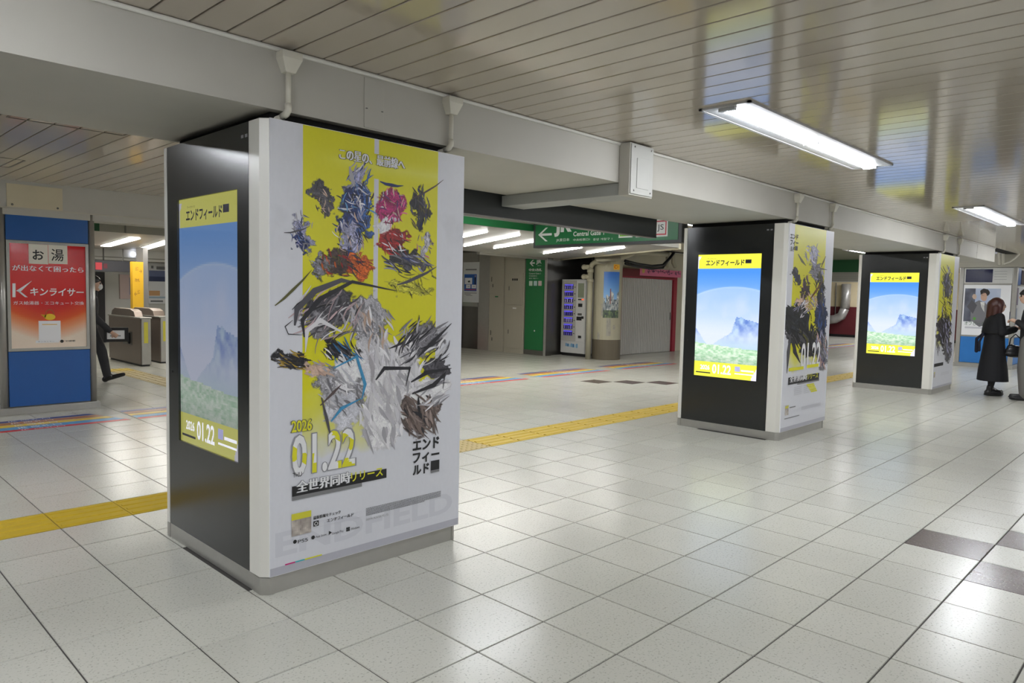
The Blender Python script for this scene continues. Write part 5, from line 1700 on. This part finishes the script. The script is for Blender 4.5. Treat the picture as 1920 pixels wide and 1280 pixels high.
# ================================================================== FAR END between second and third pillar
fh = struct(MB().box(18.0, 3.4, 2.235, 18.1, 8.5, CZ + 0.03).build('green_header', M_GREEND))
MB().box(18.0, 3.4, 1.99, 18.9, 8.5, 2.235).build('far_soffit', M_GREY, fh)
for k in range(5):
    MB().box(17.995, 3.4, 2.02 + k * 0.045, 18.0, 8.5, 2.03 + k * 0.045).build('soffit_groove', M_STEELD, fh)
ip = thing('insulated_duct', (27.75, 8.6, 1.0), 'silver wrapped duct bending sideways on the far maroon wall', 'duct')
M_FOIL = mat('foil_wrap', rgb(176, 172, 168), 0.35, metal=0.4, var=0.35, scale=9, bump=0.4)
P = [hit(x, y, 0, 27.76) for x, y in ((1587, 532), (1586, 560), (1584, 578), (1578, 592), (1566, 598), (1548, 600))]
MB().tube(P[:3], 0.18, 14).build('vertical_run', M_FOIL, ip, smooth=True)
MB().tube(P[2:], 0.175, 14).build('bend', M_FOIL, ip, smooth=True)
MB().tube([hit(1568, 530, 0, 27.9), hit(1566, 592, 0, 27.9)], 0.02, 8).build('hanger_rod', M_STEELD, ip)

# ================================================================== RIGHT BLUE PILLAR
BX = 17.04
rp_ = thing('blue_notice_pillar', (17.6, 2.1, 0), 'blue panelled pillar with a portrait poster behind the woman', 'pillar')
MB().box(BX + 0.03, 1.56, 0, 18.3, 2.61, 2.298).build('pillar_core', M_GREY, rp_)
MB().box(BX - 0.02, 1.50, 0, 18.35, 2.66, 0.09).build('plinth', M_STEEL, rp_, bevel=0.004)
for y_ in (1.56, 2.60):
    MB().box(BX - 0.005, y_ - 0.045, 0.09, BX + 0.07, y_ + 0.045, 2.298).build('corner_post', M_STEEL, rp_, bevel=0.01)
MB().box(BX + 0.004, 1.61, 0.10, BX + 0.03, 2.55, 0.70).build('lower_panel', mat('panel_blue_lit', rgb(40, 120, 196), 0.35), rp_)  # lit copy of the panel blue: light put into a brighter colour
q = MB(); q.box(BX, 1.605, 1.90, BX + 0.03, 2.555, 1.935); q.box(BX, 1.605, 0.70, BX + 0.03, 2.555, 0.73); q.build('frame_bar', M_STEEL, rp_)
MB().box(BX + 0.004, 1.61, 1.935, BX + 0.03, 2.55, 2.28).build('upper_board', mat('board_white', rgb(210, 210, 206), 0.4), rp_)
MB().box(BX, 1.99, 1.955, BX + 0.005, 2.52, 2.255).build('navy_screen', mat('navy_screen', rgb(24, 28, 66), 0.15, var=0.2), rp_)
q = MB()
for k in range(4): q.box(BX + 0.001, 1.72, 2.02 + k * 0.06, BX + 0.005, 1.96, 2.026 + k * 0.06)
q.build('small_print', M_INKG, rp_)
pw = MB().box(BX + 0.002, 1.62, 0.735, BX + 0.03, 2.545, 1.895).build('portrait_poster', M_INKW, rp_)
PXV = BX + 0.002


def portrait(U, V):
    n = fbm(U, V, 5, 14)
    c = lerp((150, 166, 200), (190, 200, 220), V + (n - .5) * .6)
    c = np.where((U < 0.30)[..., None], lerp((60, 62, 74), (130, 134, 150), n), c)
    return c


pb0 = pbox(PX, PXV, 1806, 602, 1877, 541)
pp_ = grid_print('printed_photo', 'X', PXV, pb0, 30, 26, portrait, M_PRINT, pw, 0.001)
Ap = Art('X', PXV, PX, 0.002)
Ap.blob(1836, 588, 17, 24, (118, 118, 122), 3, 16, 0.08)
Ap.poly([(1820, 602), (1822, 576), (1834, 566), (1846, 566), (1858, 580), (1860, 602)], (122, 122, 126))
Ap.poly([(1838, 566), (1846, 566), (1846, 586), (1840, 576)], (232, 232, 228))
Ap.blob(1847, 548, 9, 7, (48, 42, 42), 5, 14, 0.1)
Ap.blob(1845, 556, 6, 9, (206, 168, 146), 4, 14, 0.05)
Ap.poly([(1838, 552), (1840, 546), (1852, 546), (1854, 553), (1847, 549)], (48, 42, 42))
Ap.poly([(1813, 575), (1822, 562), (1832, 572), (1824, 588)], (84, 84, 90))
Ap.blob(1827, 556, 4, 5, (206, 180, 160), 6, 10, 0.1)
Ap.blob(1827, 597, 3, 3, (96, 160, 70), 7, 10, 0.1)
Ap.build(pw, M_PRINT)
letter(pw, 'オフピーク', 'X', PXV, pbox(PX, PXV, 1808, 609, 1846, 603.5), mat('ink_green', rgb(60, 110, 70), 0.5), off=0.002)
q = MB(); rect(q, 'X', PXV, *pbox(PX, PXV, 1809, 615, 1842, 613), t=0.001, off=0.001); q.build('small_print', M_INKL, pw)
# front face of that pillar
MB().box(BX + 0.10, 1.54, 1.90, BX + 0.55, 1.565, 2.28).build('front_panel', M_BLUE, rp_)
MB().box(BX + 0.06, 1.545, 0.72, 18.3, 1.565, 1.88).build('front_board', mat('board_white2', rgb(204, 206, 206), 0.4), rp_)
MB().box(BX + 0.10, 1.54, 0.10, 18.3, 1.565, 0.70).build('front_panel', mat('panel_blue_lit', rgb(40, 120, 196), 0.35), rp_)
MB().box(BX + 0.62, 1.54, 1.93, 18.28, 1.56, 2.25).build('front_screen', MATS['navy_screen'], rp_)
MB().box(BX + 0.12, 1.54, 1.45, BX + 0.38, 1.548, 1.84).build('front_notice', mat('print_mauve', rgb(120, 110, 130), 0.5), rp_)
MB().box(BX + 0.14, 1.54, 1.0, BX + 0.34, 1.548, 1.38).build('front_notice', mat('print_greyblue', rgb(150, 160, 176), 0.5), rp_)
for k, (x, lab) in enumerate(((1873, 'left of two short white pipes above the blue notice pillar'), (1881, 'right of two short white pipes above the blue notice pillar'))):
    P = [hit(x + 3, 466, 0, 16.9), hit(x, 474, 0, 16.9), hit(x, 497, 0, 16.9)]
    tag(MB().tube(P, 0.03, 10).build('short_pipe', M_PIPE, smooth=True), lab, 'pipe', 'white pipes above the notice pillar')
P = [hit(x, y, 0, 16.7) for x, y in ((1882, 495), (1893, 491), (1903, 484), (1911, 476), (1920, 465))]
tag(MB().tube(P, 0.02, 8).build('curved_conduit', M_PIPE, smooth=True), 'white conduit curving up to the ceiling at the right edge', 'pipe')



# ================================================================== PEOPLE
def figure_mesh(name, prims, loc, ang, voxel=0.009, smooth=4):
    ca, sa = math.cos(ang), math.sin(ang)

    def T_(p): return (loc[0] + p[0] * ca - p[1] * sa, loc[1] + p[0] * sa + p[1] * ca, loc[2] + p[2])
    mb = MB()
    segs = []
    for pr in prims:
        if pr[0] == 'cap':
            _, a, b, r0, r1, mi = pr
            s = MB(); s.tube([a, b], [r0, r1], 14); s.ball(a, r0, r0, r0, 14, 8); s.ball(b, r1, r1, r1, 14, 8)
            segs.append((a, b, r0, r1, mi))
        elif pr[0] == 'ell':
            _, c, r, mi = pr
            s = MB(); s.ball(c, r[0], r[1], r[2], 18, 12)
            k = max(r); m_ = min(r)
            i = r.index(k)
            d = [0, 0, 0]; d[i] = k - m_
            segs.append((tuple(c[j] - d[j] for j in range(3)), tuple(c[j] + d[j] for j in range(3)), m_, m_, mi))
        else:
            _, rings, mi = pr
            s = MB(); s.loft(rings, 22)
            for q, w in zip(rings[:-1], rings[1:]):
                segs.append((q[:3], w[:3], (q[3] + q[4]) / 2, (w[3] + w[4]) / 2, mi))
        mb.add([T_(v) for v in s.v], s.f)
    me = mb.mesh(name)
    o = bpy.data.objects.new(name, me)
    COL.objects.link(o)
    rm = o.modifiers.new('r', 'REMESH'); rm.mode = 'VOXEL'; rm.voxel_size = voxel; rm.use_smooth_shade = True
    sm = o.modifiers.new('s', 'SMOOTH'); sm.factor = 0.5; sm.iterations = smooth
    bpy.context.view_layer.update()
    dg = bpy.context.evaluated_depsgraph_get()
    me2 = bpy.data.meshes.new_from_object(o.evaluated_get(dg))
    bpy.data.objects.remove(o); bpy.data.meshes.remove(me)
    # material by nearest primitive
    n = len(me2.polygons)
    c = np.zeros(n * 3); me2.polygons.foreach_get('center', c); c = c.reshape(-1, 3)
    best = np.full(n, 1e9); mi_ = np.zeros(n, dtype=np.int32)
    for a, b, r0, r1, mi in segs:
        A_, B_ = np.array(T_(a)), np.array(T_(b))
        d = B_ - A_; L2 = float(d @ d) + 1e-9
        t = np.clip(((c - A_) @ d) / L2, 0, 1)
        dist = np.linalg.norm(c - A_ - t[:, None] * d, axis=1) - (r0 + (r1 - r0) * t)
        w = dist < best
        best[w] = dist[w]; mi_[w] = mi
    me2.polygons.foreach_set('material_index', mi_)
    me2.polygons.foreach_set('use_smooth', [True] * n)
    me2.name = name
    return me2


def person_root(loc, label):
    return thing('person', loc, label, 'person')


def hand(w, f, up, side, mi, grip=0.6):
    """palm at wrist w pointing along f; five fingers curled towards -up"""
    w, f, up = Vector(w), Vector(f).normalized(), Vector(up).normalized()
    s = f.cross(up).normalized() * side
    out = [('ell', tuple(w + f * 0.045), (0.036, 0.036, 0.030), mi), ('cap', tuple(w), tuple(w + f * 0.05), 0.026, 0.030, mi)]
    for k, ln in enumerate((0.062, 0.072, 0.068, 0.052)):
        b = w + f * 0.075 + s * (0.027 - 0.018 * k)
        m = b + (f * (1 - grip * 0.5) - up * grip * 0.6).normalized() * ln * 0.55
        e = m + (f * (1 - grip) - up * grip * 1.2).normalized() * ln * 0.5
        out += [('cap', tuple(b), tuple(m), 0.0095, 0.009, mi), ('cap', tuple(m), tuple(e), 0.009, 0.0075, mi)]
    b = w + f * 0.03 + s * 0.03
    m = b + (f * 0.6 + s * 0.7 - up * 0.3).normalized() * 0.036
    out += [('cap', tuple(b), tuple(m), 0.0125, 0.0105, mi), ('cap', tuple(m), tuple(m + (f - up * 0.3).normalized() * 0.03), 0.010, 0.008, mi)]
    return out


M_SKIN = mat('skin', rgb(206, 168, 146), 0.5, var=0.03)
M_EYE = mat('eye_dark', rgb(40, 30, 28), 0.3)
M_LIP = mat('lips', rgb(170, 100, 96), 0.4)
M_BCLOTH = mat('black_wool', rgb(26, 26, 30), 0.85, var=0.15, scale=30)
M_NAVYC = mat('navy_wool', rgb(30, 32, 48), 0.85, var=0.15, scale=30)
M_TIGHT = mat('black_tights', rgb(26, 24, 26), 0.7)
M_SHOE = mat('black_leather', rgb(24, 23, 24), 0.25)
M_GTROU = mat('grey_trousers', rgb(104, 102, 98), 0.8, var=0.08, scale=20)
M_HAIRB = mat('brown_hair', rgb(74, 40, 36), 0.45, var=0.25, scale=40)
M_HAIRK = mat('black_hair', rgb(24, 21, 20), 0.4, var=0.2, scale=40)
M_SUIT = mat('charcoal_suit', rgb(44, 44, 48), 0.75, var=0.1, scale=30)
M_MASK = mat('mask_white', rgb(224, 226, 228), 0.6)
M_BAG = mat('bag_leather', rgb(30, 29, 31), 0.35)


def head(z, x, mi, eye, lip, s=1.0):
    return [('ell', (x, 0, z), (0.090 * s, 0.074 * s, 0.110 * s), mi), ('ell', (x + 0.025, 0, z - 0.055 * s), (0.058 * s, 0.052 * s, 0.055 * s), mi),
            ('ell', (x + 0.092 * s, 0, z - 0.012), (0.016, 0.012, 0.022), mi), ('ell', (x - 0.005, 0.074 * s, z), (0.018, 0.010, 0.030), mi),
            ('ell', (x - 0.005, -0.074 * s, z), (0.018, 0.010, 0.030), mi), ('ell', (x + 0.079 * s, 0.031, z + 0.012), (0.012, 0.014, 0.009), eye),
            ('ell', (x + 0.079 * s, -0.031, z + 0.012), (0.012, 0.014, 0.009), eye), ('ell', (x + 0.080 * s, 0, z - 0.054), (0.010, 0.020, 0.008), lip)]


# ---- woman in the long black coat
wp_, wa = (11.25, 0.82, 0.0), math.radians(-60)
wroot = person_root(wp_, 'person in a long black coat with brown hair, facing the other at the right')
pr = head(1.435, 0.035, 0, 2, 3, 0.96)
pr += [('cap', (0.0, 0, 1.28), (0.02, 0, 1.37), 0.048, 0.046, 0),
       ('loft', [(0, 0, 0.80, .11, .15), (0, 0, 0.95, .10, .14), (0, 0, 1.10, .10, .14), (0, 0, 1.24, .09, .16), (0, 0, 1.31, .05, .07)], 1)]
for s in (1, -1):
    pr += [('cap', (0, 0.075 * s, 0.82), (0.02, 0.075 * s, 0.45), 0.085, 0.055, 1), ('cap', (0.02, 0.075 * s, 0.45), (-0.015 + 0.03 * s, 0.07 * s, 0.09), 0.055, 0.040, 1),
           ('cap', (-0.015 + 0.03 * s, 0.07 * s, 0.06), (0.10 + 0.03 * s, 0.07 * s, 0.045), 0.036, 0.030, 1),
           ('cap', (0, 0.16 * s, 1.26), (0.03, 0.20 * s, 1.03), 0.048, 0.042, 1), ('cap', (0.03, 0.20 * s, 1.03), (0.26, 0.10 * s, 1.08), 0.040, 0.028, 1)]
    pr += hand((0.27, 0.095 * s, 1.085), (1, -0.25 * s, 0.25), (0, 0, 1), 1 if s > 0 else -1, 0, 0.7)
place('body', figure_mesh('body', pr, wp_, wa), [M_SKIN, M_TIGHT, M_EYE, M_LIP], wroot)
pr = [('loft', [(0.01, 0, 0.24, .215, .245), (0.005, 0, 0.42, .20, .225), (0, 0, 0.62, .17, .205), (0, 0, 0.82, .145, .185), (0, 0, 0.95, .135, .175),
                (0, 0, 1.12, .135, .185), (0, 0, 1.24, .115, .195), (0, 0, 1.30, .085, .14), (0.005, 0, 1.345, .06, .07)], 0),
      ('loft', [(-0.03, 0, 1.00, .15, .205), (-0.025, 0, 1.14, .135, .21), (-0.01, 0, 1.26, .11, .20), (0, 0, 1.32, .07, .10)], 0)]
for s in (1, -1):
    pr += [('cap', (0, 0.165 * s, 1.26), (0.03, 0.215 * s, 1.02), 0.066, 0.060, 0), ('cap', (0.03, 0.215 * s, 1.02), (0.22, 0.115 * s, 1.07), 0.060, 0.056, 0)]
place('coat', figure_mesh('coat', pr, wp_, wa, 0.010, 3), M_BCLOTH, wroot)
pr = [('ell', (0.0, 0, 1.465), (0.108, 0.098, 0.108), 0), ('cap', (-0.045, 0, 1.45), (-0.075, 0, 1.27), 0.090, 0.066, 0), ('cap', (-0.06, 0, 1.30), (-0.08, 0.0, 1.20), 0.066, 0.035, 0)]
for s in (1, -1):
    pr += [('cap', (0.03, 0.075 * s, 1.45), (0.02, 0.088 * s, 1.29), 0.040, 0.028, 0), ('cap', (-0.03, 0.06 * s, 1.40), (-0.05, 0.07 * s, 1.22), 0.06, 0.04, 0)]
place('hair', figure_mesh('hair', pr, wp_, wa, 0.010, 2), M_HAIRB, wroot)
for s in (1, -1):
    x0_ = 0.03 * s
    pr = [('cap', (-0.04 + x0_, 0.07 * s, 0.052), (0.12 + x0_, 0.07 * s, 0.050), 0.050, 0.050, 0), ('cap', (-0.02 + x0_, 0.07 * s, 0.07), (-0.015 + x0_, 0.07 * s, 0.14), 0.048, 0.046, 0),
           ('cap', (0.02 + x0_, 0.07 * s, 0.085), (0.07 + x0_, 0.07 * s, 0.07), 0.04, 0.035, 0), ('ell', (0.04 + x0_, 0.07 * s, 0.022), (0.145, 0.052, 0.022), 0)]
    place('shoe', figure_mesh('shoe', pr, wp_, wa, 0.009, 2), M_SHOE, wroot)
pr = [('ell', (-0.165, 0.0, 0.98), (0.03, 0.035, 0.03), 0), ('cap', (-0.17, 0.03, 0.97), (-0.235, 0.05, 0.90), 0.018, 0.022, 0), ('cap', (-0.235, 0.05, 0.90), (-0.225, 0.06, 0.70), 0.022, 0.026, 0),
      ('cap', (-0.17, -0.02, 0.97), (-0.22, -0.03, 0.86), 0.016, 0.018, 0), ('cap', (-0.22, -0.03, 0.86), (-0.215, -0.03, 0.72), 0.018, 0.022, 0), ('cap', (-0.165, 0, 0.98), (-0.12, 0, 0.97), 0.02, 0.02, 0)]
place('belt_bow', figure_mesh('belt_bow', pr, wp_, wa, 0.008, 1), M_NAVYC, wroot)


def loc_xy(base, ang, x, y): return (base[0] + x * math.cos(ang) - y * math.sin(ang), base[1] + x * math.sin(ang) + y * math.cos(ang))


hx, hy = loc_xy(wp_, wa, 0.25, -0.14)
hb = thing('handbag', (hx, hy, 0.62), 'soft black handbag hanging from the arm of the person in the long coat', 'bag')
pr = [('ell', (0, 0, 0.73), (0.145, 0.062, 0.095), 0), ('ell', (0, 0, 0.69), (0.155, 0.068, 0.06), 0), ('ell', (-0.05, 0, 0.79), (0.07, 0.045, 0.05), 0)]
place('bag_body', figure_mesh('bag_body', pr, (hx, hy, 0), wa, 0.009, 2), M_BAG, hb)
e = [loc_xy((hx, hy), wa, x, 0) for x in (-0.09, -0.075, -0.01, 0.06, 0.085)]
MB().tube([(e[0][0], e[0][1], 0.79), (e[1][0], e[1][1], 0.93), (e[2][0], e[2][1], 1.0), (e[3][0], e[3][1], 0.93), (e[4][0], e[4][1], 0.78)], 0.009, 8).build('strap', M_BAG, hb, smooth=True)
MB().ball((*loc_xy((hx, hy), wa, 0.10, -0.055), 0.79), 0.014, 0.014, 0.014, 8, 6).build('clasp', M_STEEL, hb)

# ---- man at the right edge
mp, ma = (11.03, 0.33, 0.0), math.radians(102)
mroot = person_root(mp, 'person in black top and grey trousers with a phone, cut by the right edge')
pr = head(1.585, 0.06, 0, 3, 4)
pr += [('cap', (0.0, 0, 1.42), (0.035, 0, 1.52), 0.056, 0.054, 0),
       ('loft', [(0, 0, 0.86, .12, .165), (0, 0, 1.05, .12, .165), (0, 0, 1.25, .12, .18), (0, 0, 1.38, .10, .19), (0, 0, 1.45, .06, .08)], 1)]
for s in (1, -1):
    pr += [('cap', (0, 0.09 * s, 0.90), (0.02, 0.10 * s, 0.48), 0.115, 0.105, 2), ('cap', (0.02, 0.10 * s, 0.48), (-0.01, 0.10 * s, 0.11), 0.105, 0.095, 2),
           ('cap', (0, 0.20 * s, 1.38), (0.0, 0.25 * s, 1.10), 0.070, 0.062, 1), ('cap', (0.0, 0.25 * s, 1.10), (0.15, 0.11 * s, 1.19), 0.060, 0.046, 1),
           ('cap', (0.14, 0.115 * s, 1.19), (0.18, 0.09 * s, 1.20), 0.028, 0.026, 0)]
    pr += hand((0.18, 0.088 * s, 1.205), (1, -0.5 * s, 0.35), (0, 0, 1), 1 if s > 0 else -1, 0, 0.75)
place('body', figure_mesh('body', pr, mp, ma), [M_SKIN, M_BCLOTH, M_GTROU, M_EYE, M_LIP], mroot)
pr = [('ell', (0.035, 0, 1.635), (0.112, 0.092, 0.085), 0), ('cap', (-0.01, 0, 1.60), (-0.02, 0, 1.52), 0.085, 0.06, 0), ('cap', (0.10, 0.03, 1.665), (0.145, 0.03, 1.63), 0.035, 0.022, 0),
      ('cap', (0.10, -0.03, 1.665), (0.14, -0.03, 1.635), 0.035, 0.022, 0), ('cap', (0.04, 0.075, 1.62), (0.05, 0.082, 1.57), 0.03, 0.018, 0), ('cap', (0.04, -0.075, 1.62), (0.05, -0.082, 1.57), 0.03, 0.018, 0)]
place('hair', figure_mesh('hair', pr, mp, ma, 0.009, 2), M_HAIRK, mroot)
for s in (1, -1):
    pr = [('cap', (-0.06, 0.10 * s, 0.045), (0.17, 0.11 * s, 0.038), 0.044, 0.037, 0), ('ell', (0.06, 0.105 * s, 0.02), (0.16, 0.05, 0.02), 0), ('cap', (-0.03, 0.10 * s, 0.06), (-0.01, 0.10 * s, 0.12), 0.048, 0.05, 0)]
    place('shoe', figure_mesh('shoe', pr, mp, ma, 0.009, 2), M_SHOE, mroot)
px_, py_ = loc_xy(mp, ma, 0.275, 0.0)
ph = thing('smartphone', (px_, py_, 1.17), 'dark smartphone held in both hands by the person at the right edge', 'phone')
q = MB()
pts = [(*loc_xy(mp, ma, 0.262, y), z) for y, z in ((-0.037, 1.20), (0.037, 1.20), (0.037, 1.35), (-0.037, 1.35))]
d = loc_xy((0, 0), ma, 0.008, 0)
q.extrude(pts, (d[0], d[1], 0)); q.build('case', M_BLACKP, ph, bevel=0.002)
q = MB()
pts = [(*loc_xy(mp, ma, 0.261, y), z) for y, z in ((-0.033, 1.205), (0.033, 1.205), (0.033, 1.345), (-0.033, 1.345))]
d = loc_xy((0, 0), ma, -0.0012, 0)
q.extrude(pts[::-1], (d[0], d[1], 0)); q.build('phone_screen', mat('phone_screen', rgb(150, 160, 190), 0.1, emit=0.6), ph)

# ---- man striding past the gates
kp, ka = (0.93, 10.3, 0.0), math.radians(-16)
kroot = person_root(kp, 'person in a dark suit and white mask striding past the ticket gates')
pr = head(1.465, 0.07, 0, 3, 4)
pr += [('ell', (0.135, 0, 1.425), (0.045, 0.052, 0.048), 5),
       ('cap', (0.02, 0, 1.30), (0.05, 0, 1.39), 0.055, 0.053, 0), ('cap', (0.045, 0, 1.28), (0.06, 0, 1.33), 0.062, 0.058, 5),
       ('loft', [(-0.01, 0, 0.80, .12, .16), (-0.01, 0, 0.98, .12, .165), (0, 0, 1.15, .125, .18), (0.01, 0, 1.26, .105, .19), (0.015, 0, 1.33, .06, .08)], 1),
       ('cap', (0, -0.09, 0.82), (0.15, -0.10, 0.47), 0.098, 0.072, 2), ('cap', (0.15, -0.10, 0.47), (0.215, -0.10, 0.12), 0.072, 0.058, 2),
       ('cap', (0, 0.09, 0.82), (-0.03, 0.10, 0.46), 0.098, 0.070, 2), ('cap', (-0.03, 0.10, 0.46), (-0.36, 0.10, 0.22), 0.070, 0.055, 2),
       ('cap', (0.01, -0.19, 1.26), (0.06, -0.25, 0.99), 0.068, 0.058, 1), ('cap', (0.06, -0.25, 0.99), (0.25, -0.25, 0.79), 0.056, 0.042, 1),
       ('cap', (0.25, -0.25, 0.79), (0.275, -0.25, 0.765), 0.030, 0.027, 0),
       ('cap', (0.01, 0.19, 1.26), (-0.10, 0.24, 1.02), 0.068, 0.058, 1), ('cap', (-0.10, 0.24, 1.02), (-0.12, 0.22, 0.78), 0.056, 0.042, 1)]
pr += hand((0.285, -0.25, 0.755), (0.7, 0, -0.6), (0, -1, 0), 1, 0, 0.8)
pr += hand((-0.12, 0.22, 0.76), (0, 0, -1), (-1, 0, 0), 1, 0, 0.4)
place('body', figure_mesh('body', pr, kp, ka), [M_SKIN, M_SUIT, M_SUIT, M_EYE, M_LIP, M_MASK], kroot)
pr = [('ell', (0.045, 0, 1.52), (0.108, 0.09, 0.08), 0), ('cap', (0.0, 0, 1.48), (-0.01, 0, 1.41), 0.083, 0.055, 0)]
place('hair', figure_mesh('hair', pr, kp, ka, 0.009, 2), M_HAIRK, kroot)
pr = [('cap', (0.19, -0.10, 0.05), (0.24, -0.10, 0.10), 0.045, 0.048, 0), ('cap', (0.22, -0.10, 0.062), (0.43, -0.10, 0.115), 0.040, 0.030, 0),
      ('cap', (-0.38, 0.10, 0.19), (-0.34, 0.10, 0.13), 0.045, 0.042, 0), ('cap', (-0.34, 0.10, 0.13), (-0.22, 0.10, 0.03), 0.040, 0.030, 0)]
for h_ in (pr[:2], pr[2:]):
    place('shoe', figure_mesh('shoe', h_, kp, ka, 0.009, 2), M_SHOE, kroot)
cx_, cy_ = loc_xy(kp, ka, 0.34, -0.24)
dc = thing('document_case', (cx_, cy_, 0.62), 'flat black document case with a white window carried by the striding person', 'bag')


def obox(x0, x1, y0, y1, z0, z1, name, m):
    pts = [(*loc_xy((cx_, cy_), ka, x, y), z0) for x, y in ((x0, y0), (x1, y0), (x1, y1), (x0, y1))]
    MB().extrude(pts, (0, 0, z1 - z0)).build(name, m, dc)


obox(-0.16, 0.16, -0.012, 0.012, 0.62, 0.66, 'frame_bar', M_BLACKP)
obox(-0.16, 0.16, -0.012, 0.012, 0.79, 0.83, 'frame_bar', M_BLACKP)
obox(-0.16, -0.12, -0.012, 0.012, 0.66, 0.79, 'frame_bar', M_BLACKP)
obox(0.11, 0.16, -0.012, 0.012, 0.66, 0.79, 'frame_bar', M_BLACKP)
obox(-0.12, 0.11, -0.006, 0.006, 0.66, 0.79, 'paper_window', M_INKW)
obox(-0.08, 0.06, -0.0075, -0.0058, 0.70, 0.715, 'printed_line', M_INKG)
